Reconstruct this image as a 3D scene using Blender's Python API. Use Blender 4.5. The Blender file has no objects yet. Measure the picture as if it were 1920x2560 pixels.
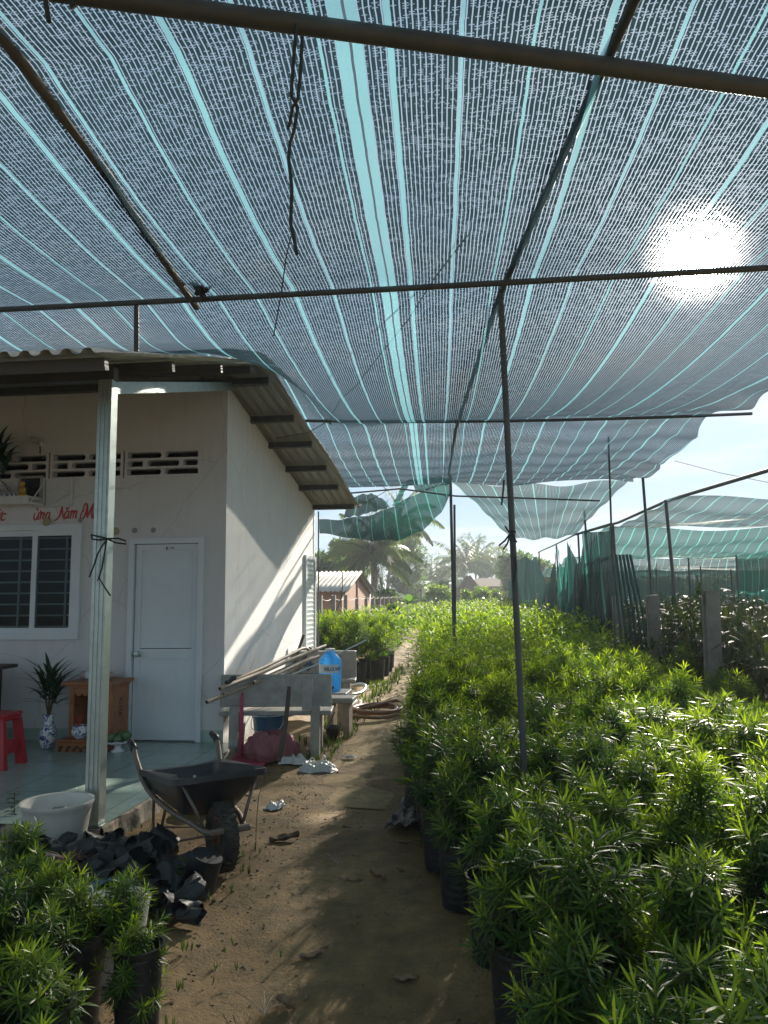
import bpy, math, random
import numpy as np
from mathutils import Vector, Matrix
random.seed(7); NR = np.random.default_rng(7)
SC = bpy.context.scene; COL = SC.collection
R = math.radians; PI = math.pi

# ------------------------------------------------------------------ camera model (phone held at eye height)
FPX = 1900.0; EYE = 1.58
PITCH, YAW, ROLL = R(6.25), R(6.57), R(0.5)
_fw = Vector((-math.sin(YAW)*math.cos(PITCH), math.cos(YAW)*math.cos(PITCH), math.sin(PITCH)))
_r0 = Vector((math.cos(YAW), math.sin(YAW), 0)); _u0 = _r0.cross(_fw)
_rt = _r0*math.cos(ROLL) - _u0*math.sin(ROLL); _up = _rt.cross(_fw)
EYEP = Vector((0, 0, EYE))
def sight(px, py): return _fw + _rt*((px-960)/FPX) + _up*((1280-py)/FPX)
def on_z(px, py, z): d = sight(px, py); return EYEP + d*((z-EYE)/d.z)
def on_y(px, py, y): d = sight(px, py); return EYEP + d*(y/d.y)
def on_x(px, py, x): d = sight(px, py); return EYEP + d*(x/d.x)

# ------------------------------------------------------------------ scene graph helpers
def tag(o, label=None, cat=None, group=None, kind=None):
    if label: o['label'] = label
    if cat: o['category'] = cat
    if group: o['group'] = group
    if kind: o['kind'] = kind
    return o
def thing(name, label, cat, loc=(0, 0, 0), rz=0.0, group=None):
    o = bpy.data.objects.new(name, None); COL.objects.link(o)
    o.location = loc; o.rotation_euler = (0, 0, rz); o.empty_display_size = .1
    return tag(o, label, cat, group)
class MB:
    """collects shapes, links them as ONE mesh object"""
    def __init__(s): s.v = []; s.f = []; s.mi = []; s.cur = 0; s.uv = None
    def add(s, vs, fs):
        b = len(s.v); s.v += [tuple(p) for p in vs]
        s.f += [tuple(i+b for i in f) for f in fs]; s.mi += [s.cur]*len(fs); return s
    def box(s, c, d, rot=None, bev=0.0):
        hx, hy, hz = d[0]/2, d[1]/2, d[2]/2
        if bev <= 0:
            vs = [Vector((x, y, z)) for x in (-hx, hx) for y in (-hy, hy) for z in (-hz, hz)]
            fs = [(0, 1, 3, 2), (4, 6, 7, 5), (0, 4, 5, 1), (2, 3, 7, 6), (0, 2, 6, 4), (1, 5, 7, 3)]
        else:
            b = min(bev, hx*.9, hy*.9, hz*.9); vs = []; idx = {}
            for sx in (-1, 1):
                for sy in (-1, 1):
                    for sz in (-1, 1):
                        for a in range(3):
                            p = [sx*(hx-b), sy*(hy-b), sz*(hz-b)]; h = (hx, hy, hz)[a]
                            p[a] = (sx, sy, sz)[a]*h; idx[(sx, sy, sz, a)] = len(vs); vs.append(Vector(p))
            fs = []
            for a in range(3):
                o1, o2 = (a+1) % 3, (a+2) % 3
                for sg in (-1, 1):
                    q = []
                    for (e1, e2) in ((-1, -1), (1, -1), (1, 1), (-1, 1)):
                        k = [0, 0, 0]; k[a] = sg; k[o1] = e1; k[o2] = e2; q.append(idx[(*k, a)])
                    fs.append(tuple(q if sg > 0 else q[::-1]))
            for a in range(3):
                o1, o2 = (a+1) % 3, (a+2) % 3
                for e1 in (-1, 1):
                    for e2 in (-1, 1):
                        k0 = [0, 0, 0]; k0[a] = -1; k0[o1] = e1; k0[o2] = e2
                        k1 = list(k0); k1[a] = 1
                        fs.append((idx[(*k0, o1)], idx[(*k1, o1)], idx[(*k1, o2)], idx[(*k0, o2)]))
            for sx in (-1, 1):
                for sy in (-1, 1):
                    for sz in (-1, 1): fs.append(tuple(idx[(sx, sy, sz, a)] for a in range(3)))
        M = rot if rot is not None else Matrix.Identity(3)
        c = Vector(c); return s.add([M @ v + c for v in vs], fs)
    def tube(s, pts, r, n=8, caps=True, r2=None):
        pts = [Vector(p) for p in pts]; k = len(pts); rings = []
        t0 = (pts[1]-pts[0]).normalized(); ref = Vector((0, 0, 1)) if abs(t0.z) < .9 else Vector((1, 0, 0))
        side = t0.cross(ref).normalized(); vs = []
        for i, p in enumerate(pts):
            t = (pts[min(i+1, k-1)]-pts[max(i-1, 0)]).normalized()
            side = (side - t*side.dot(t)).normalized(); u = t.cross(side)
            rr = r[i] if isinstance(r, (list, tuple)) else (r if r2 is None else r+(r2-r)*i/(k-1))
            for j in range(n):
                a = 2*PI*j/n; vs.append(p + side*(rr*math.cos(a)) + u*(rr*math.sin(a)))
        fs = [(i*n+j, i*n+(j+1) % n, (i+1)*n+(j+1) % n, (i+1)*n+j) for i in range(k-1) for j in range(n)]
        if caps: fs += [tuple(range(n))[::-1], tuple((k-1)*n+j for j in range(n))]
        return s.add(vs, fs)
    def lathe(s, prof, n=24, c=(0, 0, 0), rot=None, squash=None):
        c = Vector(c); vs = []; k = len(prof)
        for (r, z) in prof:
            for j in range(n):
                a = 2*PI*j/n; v = Vector((r*math.cos(a), r*math.sin(a), z))
                if rot is not None: v = rot @ v
                vs.append(v+c)
        fs = [(i*n+j, i*n+(j+1) % n, (i+1)*n+(j+1) % n, (i+1)*n+j) for i in range(k-1) for j in range(n)]
        if prof[0][0] > 1e-5: fs.append(tuple(range(n))[::-1])
        return s.add(vs, fs)
    def grid(s, fn, nu, nv, closed=False):
        vs = [fn(i/nu, j/nv) for j in range(nv+1) for i in range(nu+1)]
        fs = [(j*(nu+1)+i, j*(nu+1)+i+1, (j+1)*(nu+1)+i+1, (j+1)*(nu+1)+i) for j in range(nv) for i in range(nu)]
        return s.add(vs, fs)
    def prism(s, poly, ax, lo, hi):
        """poly of 2-D points in the plane across axis ax ('x','y','z'), extruded lo..hi"""
        n = len(poly)
        def P(a, b, t): return {'x': (t, a, b), 'y': (a, t, b), 'z': (a, b, t)}[ax]
        vs = [P(a, b, lo) for a, b in poly]+[P(a, b, hi) for a, b in poly]
        fs = [tuple(range(n))[::-1], tuple(range(n, 2*n))]+[(i, (i+1) % n, n+(i+1) % n, n+i) for i in range(n)]
        return s.add(vs, fs)
    def blade(s, p, d, n, L, w, bend=0.0, seg=3, fold=0.0):
        """a leaf: starts at p, along d, face normal n, length L, width w"""
        d = Vector(d).normalized(); n = Vector(n); sd = d.cross(n)
        if sd.length < 1e-4: sd = d.cross(Vector((.3, .5, .8)))
        sd.normalize(); n = sd.cross(d).normalized(); vs = []; p = Vector(p)
        for i in range(seg+1):
            t = i/seg; ww = w*.5*(math.sin(PI*min(1, .18+t*.82))**.8 if i < seg else 0.0)
            q = p + d*(L*t) - n*(bend*L*t*t)
            if i < seg: vs += [q-sd*ww+n*(fold*ww), q+sd*ww+n*(fold*ww)]
            else: vs.append(q)
        fs = [(2*i, 2*i+1, 2*i+3, 2*i+2) for i in range(seg-1)]+[(2*seg-2, 2*seg-1, 2*seg)]
        return s.add(vs, fs)
    def build(s, name, mat, parent=None, smooth=False, loc=None, label=None, angle=None):
        me = bpy.data.meshes.new(name); me.from_pydata(s.v, [], s.f)
        mats = mat if isinstance(mat, (list, tuple)) else [mat]
        for m in mats: me.materials.append(m)
        if len(mats) > 1: me.polygons.foreach_set('material_index', s.mi)
        if smooth:
            me.polygons.foreach_set('use_smooth', [True]*len(me.polygons))
            if angle is not None:
                try: me.set_sharp_from_angle(angle=R(angle))
                except Exception: pass
        me.update()
        o = bpy.data.objects.new(name, me); COL.objects.link(o)
        if parent: o.parent = parent
        if loc is not None: o.location = loc
        if label: o['label'] = label
        return o
def copy_tree(o, parent=None):
    c = o.copy(); COL.objects.link(c); c.parent = parent
    for ch in o.children: copy_tree(ch, c)
    return c
def rx(a): return Matrix.Rotation(a, 3, 'X')
def ry(a): return Matrix.Rotation(a, 3, 'Y')
def rzm(a): return Matrix.Rotation(a, 3, 'Z')

# ------------------------------------------------------------------ materials
def mat(name):
    m = bpy.data.materials.new(name); m.use_nodes = True
    nt = m.node_tree; nt.nodes.clear()
    out = nt.nodes.new('ShaderNodeOutputMaterial'); return m, nt, out
def N(nt, t, **kw):
    n = nt.nodes.new(t)
    for k, v in kw.items():
        if k.startswith('i_'): n.inputs[k[2:].replace('_', ' ')].default_value = v
        else: setattr(n, k, v)
    return n
def L(nt, a, b): nt.links.new(a, b)
def mth(nt, op, a, b=None, c=None, clamp=False):
    n = nt.nodes.new('ShaderNodeMath'); n.operation = op; n.use_clamp = clamp
    for i, x in enumerate((a, b, c)):
        if x is None: continue
        if hasattr(x, 'is_output'): nt.links.new(x, n.inputs[i])
        else: n.inputs[i].default_value = x
    return n.outputs[0]
def ramp(nt, f, stops, interp='LINEAR'):
    n = nt.nodes.new('ShaderNodeValToRGB'); cr = n.color_ramp; cr.interpolation = interp
    while len(cr.elements) < len(stops): cr.elements.new(.5)
    for e, (p, c) in zip(cr.elements, stops): e.position = p; e.color = (*c, 1) if len(c) == 3 else c
    nt.links.new(f, n.inputs[0]); return n.outputs[0]
def mixc(nt, f, a, b, mode='MIX'):
    n = nt.nodes.new('ShaderNodeMix'); n.data_type = 'RGBA'; n.blend_type = mode
    for s, x in ((n.inputs[0], f), (n.inputs[6], a), (n.inputs[7], b)):
        if hasattr(x, 'is_output'): nt.links.new(x, s)
        elif isinstance(x, (int, float)): s.default_value = x
        else: s.default_value = (*x, 1)
    return n.outputs[2]
def coords(nt, kind='Object'):
    return nt.nodes.new('ShaderNodeTexCoord').outputs[kind]
def noise(nt, vec, scale, detail=4, rough=.6, dist=0.0):
    n = N(nt, 'ShaderNodeTexNoise'); n.inputs['Scale'].default_value = scale
    n.inputs['Detail'].default_value = detail; n.inputs['Roughness'].default_value = rough
    n.inputs['Distortion'].default_value = dist; nt.links.new(vec, n.inputs['Vector']); return n.outputs['Fac']
def scaled(nt, vec, sc):
    n = N(nt, 'ShaderNodeMapping'); n.inputs['Scale'].default_value = sc; nt.links.new(vec, n.inputs['Vector']); return n.outputs[0]
def bump(nt, h, strength=.3, dist=.01):
    n = N(nt, 'ShaderNodeBump'); n.inputs['Strength'].default_value = strength
    n.inputs['Distance'].default_value = dist; nt.links.new(h, n.inputs['Height']); return n.outputs[0]
def principled(nt, out, col, rough=.6, metal=0.0, normal=None, spec=.5):
    p = nt.nodes.new('ShaderNodeBsdfPrincipled')
    if hasattr(col, 'is_output'): nt.links.new(col, p.inputs['Base Color'])
    else: p.inputs['Base Color'].default_value = (*col, 1)
    for nm, x in (('Roughness', rough), ('Metallic', metal), ('Specular IOR Level', spec)):
        if hasattr(x, 'is_output'): nt.links.new(x, p.inputs[nm])
        else: p.inputs[nm].default_value = x
    if normal is not None: nt.links.new(normal, p.inputs['Normal'])
    nt.links.new(p.outputs[0], out.inputs[0]); return p
def simple(name, c1, c2=None, rough=.6, metal=0.0, scale=6.0, bstr=0.15, bscale=None, spec=.5, lo=.3, hi=.7, coord='Object', bdist=.004):
    m, nt, out = mat(name); v = coords(nt, coord)
    f = noise(nt, v, scale, 6, .65)
    c = ramp(nt, f, [(lo, c1), (hi, c2 or tuple(x*.75 for x in c1))])
    nrm = bump(nt, noise(nt, v, bscale or scale*6, 4, .6), bstr, bdist) if bstr else None
    rr = mth(nt, 'MULTIPLY_ADD', f, .25, rough-.12, True)
    principled(nt, out, c, rr, metal, nrm, spec); return m
M = {}
M['steel_dark'] = simple('steel_dark', (.055, .065, .07), (.095, .095, .09), .55, .2, 9, .2)
M['galv'] = simple('galvanised', (.50, .56, .53), (.38, .44, .42), .38, .75, 14, .1)
M['alu_white'] = simple('white_aluminium', (.66, .70, .72), (.60, .65, .68), .42, 0, 3, 0)
M['wood_altar'] = simple('altar_wood', (.36, .13, .04), (.24, .08, .025), .4, 0, 8, .2)
M['wood_dark'] = simple('dark_wood', (.05, .022, .015), (.03, .015, .012), .5, 0, 5, .1)
M['red_plastic'] = simple('red_plastic', (.42, .018, .03), (.34, .015, .025), .4, 0, 3, .05)
M['pink_plastic'] = simple('pink_plastic', (.5, .07, .14), (.36, .05, .10), .5, 0, 7, .1)
M['black_plastic'] = simple('black_plastic', (.012, .014, .016), (.022, .024, .026), .42, 0, 5, .15)
M['bag'] = simple('bag_film', (.016, .020, .022), (.045, .050, .052), .5, 0, 6, .5, bscale=18, bdist=.01)
M['tray'] = simple('barrow_tray', (.022, .026, .032), (.06, .055, .045), .40, 0, 6, .2, lo=.45, hi=.8)
M['tyre'] = simple('tyre_rubber', (.022, .021, .02), (.10, .085, .06), .8, 0, 14, .3, lo=.4, hi=.85)
M['rim'] = simple('rusty_rim', (.35, .10, .03), (.18, .07, .03), .7, .2, 20, .3)
M['barrow_steel'] = simple('barrow_steel', (.14, .13, .12), (.24, .18, .13), .55, .5, 15, .25)
M['white_pot'] = simple('glazed_pot', (.62, .60, .55), (.48, .46, .41), .35, 0, 5, .15)
M['porcelain'] = None
M['soil'] = simple('pot_soil', (.05, .035, .022), (.09, .065, .045), .9, 0, 30, .6, bdist=.02)
M['concrete'] = simple('old_concrete', (.30, .29, .26), (.20, .19, .165), .85, 0, 7, .4, bdist=.006)
M['fence_concrete'] = simple('fence_concrete', (.25, .235, .20), (.13, .12, .10), .9, 0, 5, .5, bdist=.01)
M['terrazzo'] = simple('bench_terrazzo', (.40, .39, .36), (.26, .25, .22), .6, 0, 9, .2)
M['bamboo'] = simple('pale_pole', (.42, .36, .29), (.28, .21, .15), .6, 0, 12, .25)
M['pvc'] = simple('white_pvc', (.72, .73, .74), (.6, .6, .6), .4, 0, 6, .05)
M['hose'] = simple('brown_hose', (.30, .17, .11), (.20, .11, .07), .55, 0, 10, .15)
M['sack'] = simple('pink_sack', (.33, .12, .13), (.22, .08, .09), .65, 0, 9, .5, bdist=.012)
M['plastic_film'] = simple('white_film', (.72, .72, .70), (.5, .5, .47), .3, 0, 12, .5, bdist=.01)
M['blue_bucket'] = simple('blue_bucket', (.015, .14, .26), (.02, .10, .20), .4, 0, 5, .05)
M['dry_leaf'] = simple('dry_leaf', (.30, .20, .12), (.18, .11, .06), .7, 0, 25, .4)
M['bark'] = simple('bark', (.22, .16, .10), (.12, .085, .055), .9, 0, 12, .6, bdist=.02)
M['strap'] = simple('rubber_strap', (.02, .02, .022), (.035, .035, .035), .7, 0, 8, .1)
M['cable'] = simple('cable', (.03, .032, .036), (.05, .05, .05), .6, 0, 8, 0)
M['stick'] = simple('old_stick', (.11, .085, .065), (.07, .055, .045), .75, 0, 12, .3)
M['gold'] = simple('gold_paint', (.75, .48, .10), (.55, .33, .06), .35, .5, 9, .1)
M['red_letter'] = simple('red_letter', (.50, .035, .025), (.42, .03, .02), .55, 0, 5, 0)
M['thatch'] = simple('thatch', (.16, .115, .085), (.09, .065, .05), .95, 0, 20, .6, bdist=.03)
M['white_roof'] = simple('white_roof', (.74, .75, .76), (.62, .63, .64), .4, 0, 4, .05)
M['fruit'] = simple('green_fruit', (.06, .13, .06), (.10, .17, .07), .5, 0, 12, .2)
M['cloth_yellow'] = simple('yellow_cloth', (.30, .30, .05), (.18, .20, .05), .8, 0, 9, .4)
M['paper_wrap'] = simple('paper_wrap', (.42, .34, .32), (.32, .25, .24), .7, 0, 10, .2)
M['dark_glass_pic'] = simple('picture_dark', (.02, .025, .04), (.05, .04, .05), .25, 0, 9, 0)
M['medal'] = simple('paper_flower', (.40, .38, .22), (.34, .32, .19), .7, 0, 30, 0)
M['medal_grey'] = simple('paper_flower_grey', (.36, .35, .33), (.28, .27, .26), .7, 0, 30, 0)
M['trunk_palm'] = simple('palm_trunk', (.24, .20, .16), (.14, .115, .09), .9, 0, 7, .6, bdist=.03)
M['blue_text'] = simple('blue_lettering', (.02, .07, .20), (.02, .07, .20), .5, 0, 4, 0)
M['black_text'] = simple('black_lettering', (.03, .035, .05), (.03, .035, .05), .5, 0, 4, 0)
M['label_white'] = simple('label_paper', (.55, .66, .74), (.5, .62, .7), .5, 0, 4, 0)
M['inner'] = simple('dim_room', (.10, .10, .10), (.08, .08, .08), .8, 0, 3, 0)  # room surfaces coloured dark to stand for the unlit interior
def m_porcelain():
    m, nt, out = mat('blue_white_porcelain'); v = coords(nt)
    f = noise(nt, v, 16, 3, .6, 1.2); c = ramp(nt, f, [(.50, (.68, .70, .70)), (.54, (.03, .05, .22)), (.60, (.05, .08, .28)), (.63, (.68, .70, .70))])
    principled(nt, out, c, .2); return m
M['porcelain'] = m_porcelain()
def mixv(nt, v, k):
    n = N(nt, 'ShaderNodeTexNoise'); n.inputs['Scale'].default_value = 3; n.inputs['Detail'].default_value = 5; nt.links.new(v, n.inputs['Vector'])
    a = N(nt, 'ShaderNodeVectorMath', operation='SCALE'); nt.links.new(n.outputs['Color'], a.inputs[0]); a.inputs['Scale'].default_value = k
    b = N(nt, 'ShaderNodeVectorMath', operation='ADD'); nt.links.new(v, b.inputs[0]); nt.links.new(a.outputs[0], b.inputs[1]); return b.outputs[0]
def m_plaster(name, c1, c2, stain=True):
    m, nt, out = mat(name); v = coords(nt)
    f = noise(nt, v, 1.7, 8, .7); f2 = noise(nt, scaled(nt, v, (9, 9, 1.2)), 1.0, 6, .7)
    c = ramp(nt, f, [(.3, c1), (.75, c2)])
    c = mixc(nt, mth(nt, 'MULTIPLY', ramp(nt, f2, [(.5, (0, 0, 0)), (.78, (1, 1, 1))]), .30), c, (.44, .42, .38))
    vo = N(nt, 'ShaderNodeTexVoronoi', feature='DISTANCE_TO_EDGE'); vo.inputs['Scale'].default_value = .55; L(nt, mixv(nt, v, .25), vo.inputs['Vector'])
    c = mixc(nt, mth(nt, 'MULTIPLY', mth(nt, 'LESS_THAN', vo.outputs['Distance'], .0022), .28), c, (.2, .19, .17))
    if stain:   # damp and dirt in the lowest 40 cm
        z = N(nt, 'ShaderNodeSeparateXYZ'); L(nt, v, z.inputs[0])
        k = mth(nt, 'MULTIPLY_ADD', z.outputs[2], -2.3, .95, True)
        k = mth(nt, 'MULTIPLY', mth(nt, 'MULTIPLY', k, noise(nt, v, 5, 7, .75)), 1.5, None, True)
        c = mixc(nt, k, c, (.14, .125, .105))
    principled(nt, out, c, .85, 0, bump(nt, noise(nt, v, 60, 5, .7), .18, .004), .25); return m
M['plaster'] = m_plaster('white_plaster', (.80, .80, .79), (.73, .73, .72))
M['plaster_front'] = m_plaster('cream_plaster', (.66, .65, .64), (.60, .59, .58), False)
def m_tile():
    m, nt, out = mat('green_floor_tile'); v = coords(nt)
    f = noise(nt, v, 3.2, 9, .72, 1.4); c = ramp(nt, f, [(.3, (.20, .30, .27)), (.5, (.30, .40, .37)), (.72, (.24, .34, .31))])
    br = N(nt, 'ShaderNodeTexBrick', offset=0.0); L(nt, v, br.inputs['Vector'])
    br.inputs['Scale'].default_value = 1; br.inputs['Mortar Size'].default_value = .004
    br.inputs['Brick Width'].default_value = .5; br.inputs['Row Height'].default_value = .5; br.inputs['Mortar Smooth'].default_value = .2
    c = mixc(nt, br.outputs['Fac'], c, (.13, .16, .15))
    d = noise(nt, v, 2.0, 8, .8)
    c = mixc(nt, mth(nt, 'MULTIPLY', ramp(nt, d, [(.52, (0, 0, 0)), (.75, (1, 1, 1))]), .35), c, (.25, .23, .18))
    principled(nt, out, c, mth(nt, 'MULTIPLY_ADD', d, .35, .04), 0, None, .5); return m
M['tile'] = m_tile()
M['skirt'] = simple('green_skirting', (.30, .40, .34), (.36, .45, .40), .35, 0, 12, .05)
def m_kerb():
    m, nt, out = mat('porch_edge'); v = coords(nt)
    f = noise(nt, v, 5, 8, .75); c = ramp(nt, f, [(.38, (.05, .045, .035)), (.5, (.36, .31, .24)), (.7, (.46, .41, .33))])
    principled(nt, out, c, .9, 0, bump(nt, f, .5, .02)); return m
M['kerb'] = m_kerb()
def m_corr(name, c1, c2, rough=.5, metal=.2):
    m, nt, out = mat(name); v = coords(nt)
    f = noise(nt, scaled(nt, v, (3, .6, 1)), 2.0, 7, .7); c = ramp(nt, f, [(.3, c1), (.7, c2)])
    principled(nt, out, c, rough, metal); return m
M['roof'] = m_corr('roof_sheet', (.36, .36, .34), (.28, .28, .265), .5, .25)
M['fibro'] = m_corr('fibre_cement', (.46, .43, .37), (.30, .27, .23), .85, 0)
def m_brick():
    m, nt, out = mat('hollow_brick'); v = coords(nt, 'UV')
    br = N(nt, 'ShaderNodeTexBrick'); L(nt, v, br.inputs['Vector'])
    br.inputs['Scale'].default_value = 1; br.inputs['Brick Width'].default_value = .24; br.inputs['Row Height'].default_value = .12
    br.inputs['Mortar Size'].default_value = .014; br.inputs['Mortar Smooth'].default_value = .3
    br.inputs['Color1'].default_value = (.40, .155, .085, 1); br.inputs['Color2'].default_value = (.50, .22, .13, 1); br.inputs['Mortar'].default_value = (.30, .24, .19, 1)
    c = mixc(nt, mth(nt, 'MULTIPLY', noise(nt, v, 2.5, 6, .7), .5), br.outputs['Color'], (.30, .20, .15))
    principled(nt, out, c, .9, 0, bump(nt, br.outputs['Fac'], -.6, .015)); return m
M['brick'] = m_brick()
def m_ground():
    m, nt, out = mat('packed_earth'); v = coords(nt)
    a = noise(nt, v, .9, 9, .7, .3); b = noise(nt, v, 7, 8, .75); f3 = noise(nt, v, 55, 4, .7)
    c = ramp(nt, a, [(.30, (.10, .062, .027)), (.5, (.27, .172, .074)), (.72, (.40, .27, .125))])
    c = mixc(nt, ramp(nt, b, [(.42, (0, 0, 0)), (.62, (.65, .65, .65))]), c, (.12, .092, .05))
    g = noise(nt, v, 1.6, 8, .8)     # moss
    c = mixc(nt, ramp(nt, g, [(.55, (0, 0, 0)), (.72, (.55, .55, .55))]), c, (.075, .085, .03))
    sp = N(nt, 'ShaderNodeTexVoronoi'); sp.inputs['Scale'].default_value = 28; L(nt, v, sp.inputs['Vector'])
    dots = mth(nt, 'LESS_THAN', sp.outputs['Distance'], .13)
    sel = N(nt, 'ShaderNodeSeparateColor'); L(nt, sp.outputs['Color'], sel.inputs[0])
    dots = mth(nt, 'MULTIPLY', dots, mth(nt, 'GREATER_THAN', sel.outputs[0], .72))
    c = mixc(nt, mth(nt, 'MULTIPLY', dots, .6), c, (.33, .27, .19))
    h = mth(nt, 'ADD', mth(nt, 'MULTIPLY', b, 1.0), mth(nt, 'MULTIPLY', f3, .35))
    principled(nt, out, c, mth(nt, 'MULTIPLY_ADD', b, .35, .55), 0, bump(nt, h, .7, .03), .3); return m
M['ground'] = m_ground()
def m_path():
    m, nt, out = mat('dirty_concrete_path'); v = coords(nt)
    a = noise(nt, v, 1.3, 9, .72); b = noise(nt, v, 14, 8, .75)
    c = ramp(nt, a, [(.32, (.19, .13, .062)), (.5, (.39, .28, .14)), (.7, (.50, .375, .205))])
    c = mixc(nt, ramp(nt, b, [(.45, (0, 0, 0)), (.68, (.6, .6, .6))]), c, (.10, .08, .05))
    g = noise(nt, v, 2.3, 8, .8)
    c = mixc(nt, ramp(nt, g, [(.56, (0, 0, 0)), (.72, (.6, .6, .6))]), c, (.07, .075, .03))
    principled(nt, out, c, .8, 0, bump(nt, mth(nt, 'ADD', b, noise(nt, v, 70, 4, .7)), .5, .012), .3); return m
M['path'] = m_path()
def m_net(name, tape, tapet, stripe_c, gap=.55, cell=.016, stripes=True, period=.24, gapmul=1.0, lw=.15, tk=1.05):
    """knitted shade net: dark tape, open stitch lines along v, broken cross ticks, woven cyan bands; UV is in metres"""
    m, nt, out = mat(name); uv = coords(nt, 'UV')
    s = N(nt, 'ShaderNodeSeparateXYZ'); L(nt, uv, s.inputs[0]); u, v = s.outputs[0], s.outputs[1]
    wob = noise(nt, scaled(nt, uv, (1.5, 2.2, 1)), 1.6, 3, .6)
    u = mth(nt, 'ADD', u, mth(nt, 'MULTIPLY_ADD', wob, .014, -.007))
    cu = mth(nt, 'DIVIDE', u, cell); fu = mth(nt, 'FRACT', cu); iu = mth(nt, 'FLOOR', cu)
    line = mth(nt, 'LESS_THAN', mth(nt, 'ABSOLUTE', mth(nt, 'SUBTRACT', fu, .5)), lw)
    jag = N(nt, 'ShaderNodeTexWhiteNoise', noise_dimensions='1D'); L(nt, iu, jag.inputs['W'])
    vv = mth(nt, 'ADD', mth(nt, 'DIVIDE', v, cell*.62), mth(nt, 'MULTIPLY', jag.outputs['Value'], 7.3))
    iv = mth(nt, 'FLOOR', vv); fv = mth(nt, 'FRACT', vv)
    cx = N(nt, 'ShaderNodeCombineXYZ'); L(nt, iu, cx.inputs[0]); L(nt, iv, cx.inputs[1])
    wn = N(nt, 'ShaderNodeTexWhiteNoise', noise_dimensions='2D'); L(nt, cx.outputs[0], wn.inputs['Vector'])
    big = noise(nt, scaled(nt, uv, (.55, 6.0, 1)), 2.2, 6, .75)
    thr = mth(nt, 'MULTIPLY_ADD', big, -.9, tk)
    tick = mth(nt, 'MULTIPLY', mth(nt, 'GREATER_THAN', wn.outputs['Value'], thr), mth(nt, 'LESS_THAN', fv, .42))
    # the stitch line is broken by knots
    line = mth(nt, 'MULTIPLY', line, mth(nt, 'MULTIPLY_ADD', mth(nt, 'GREATER_THAN', fv, .16), .4, .6))
    op = mth(nt, 'MAXIMUM', line, mth(nt, 'MULTIPLY', tick, .62))
    op = mth(nt, 'MULTIPLY', op, gap*gapmul)
    if stripes:
        q = mth(nt, 'DIVIDE', u, period); fq = mth(nt, 'ABSOLUTE', mth(nt, 'SUBTRACT', mth(nt, 'FRACT', q), .5))
        wide = mth(nt, 'LESS_THAN', mth(nt, 'FRACT', mth(nt, 'DIVIDE', mth(nt, 'FLOOR', q), 3.0)), .2)
        wd = mth(nt, 'MULTIPLY_ADD', wide, .024, .025)
        st = mth(nt, 'LESS_THAN', fq, wd)
        # the double selvage where two widths are sewn together, at u = 0
        sv = mth(nt, 'LESS_THAN', mth(nt, 'ABSOLUTE', mth(nt, 'SUBTRACT', u, -.02)), .046)
        seam = mth(nt, 'LESS_THAN', mth(nt, 'ABSOLUTE', mth(nt, 'SUBTRACT', u, -.015)), .005)
        st = mth(nt, 'MAXIMUM', st, sv)
        weave = noise(nt, scaled(nt, uv, (120, 260, 1)), 1.0, 2, .5)
        op = mth(nt, 'MULTIPLY', op, mth(nt, 'SUBTRACT', 1.0, st))
        op = mth(nt, 'ADD', op, mth(nt, 'MULTIPLY', mth(nt, 'MULTIPLY', st, weave), .42))
    ge = N(nt, 'ShaderNodeNewGeometry'); dn = N(nt, 'ShaderNodeVectorMath', operation='DOT_PRODUCT'); L(nt, ge.outputs['Normal'], dn.inputs[0]); L(nt, ge.outputs['Incoming'], dn.inputs[1])
    op = mth(nt, 'MULTIPLY', op, mth(nt, 'MULTIPLY_ADD', mth(nt, 'ABSOLUTE', dn.outputs['Value']), 2.0, .22, True))   # the yarn has thickness: seen edge on, the holes close
    d = N(nt, 'ShaderNodeBsdfDiffuse'); t = N(nt, 'ShaderNodeBsdfTranslucent')
    if stripes:
        c1 = mixc(nt, st, tape, tuple(x*.75 for x in stripe_c)); c2 = mixc(nt, st, tapet, stripe_c)
        c1 = mixc(nt, seam, c1, (.01, .015, .015)); c2 = mixc(nt, seam, c2, (.005, .01, .01))
        L(nt, c1, d.inputs[0]); L(nt, c2, t.inputs[0])
    else: d.inputs[0].default_value = (*tape, 1); t.inputs[0].default_value = (*tapet, 1)
    a = N(nt, 'ShaderNodeAddShader'); L(nt, d.outputs[0], a.inputs[0]); L(nt, t.outputs[0], a.inputs[1])
    g = N(nt, 'ShaderNodeBsdfGlossy'); g.inputs['Roughness'].default_value = .35
    mg = N(nt, 'ShaderNodeMixShader'); mg.inputs[0].default_value = .04; L(nt, a.outputs[0], mg.inputs[1]); L(nt, g.outputs[0], mg.inputs[2])
    tr = N(nt, 'ShaderNodeBsdfTransparent')
    mx = N(nt, 'ShaderNodeMixShader'); L(nt, op, mx.inputs[0]); L(nt, mg.outputs[0], mx.inputs[1]); L(nt, tr.outputs[0], mx.inputs[2])
    L(nt, mx.outputs[0], out.inputs[0]); return m
NET_TAPE = (.020, .031, .037); NET_T = (.015, .029, .036)
M['net'] = m_net('shade_net', NET_TAPE, NET_T, (.125, .29, .31), gap=.80, cell=.019, lw=.125, tk=1.12)
M['net_far'] = m_net('shade_net_thin', (.022, .036, .036), (.032, .060, .060), (.14, .34, .31), gap=.62, cell=.026, lw=.22, tk=.9)
M['net_mid'] = m_net('shade_net_mid', (.020, .040, .038), (.025, .08, .07), (.08, .34, .28), gap=.55, cell=.024, lw=.16, tk=1.0)
M['net_dark'] = m_net('shade_cloth_dark', (.010, .018, .018), (.006, .020, .020), (.015, .09, .075), gap=.16, cell=.03)
M['net_green'] = m_net('shade_net_green', (.010, .028, .026), (.010, .06, .05), (.04, .24, .19), gap=.32, cell=.022)
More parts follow.
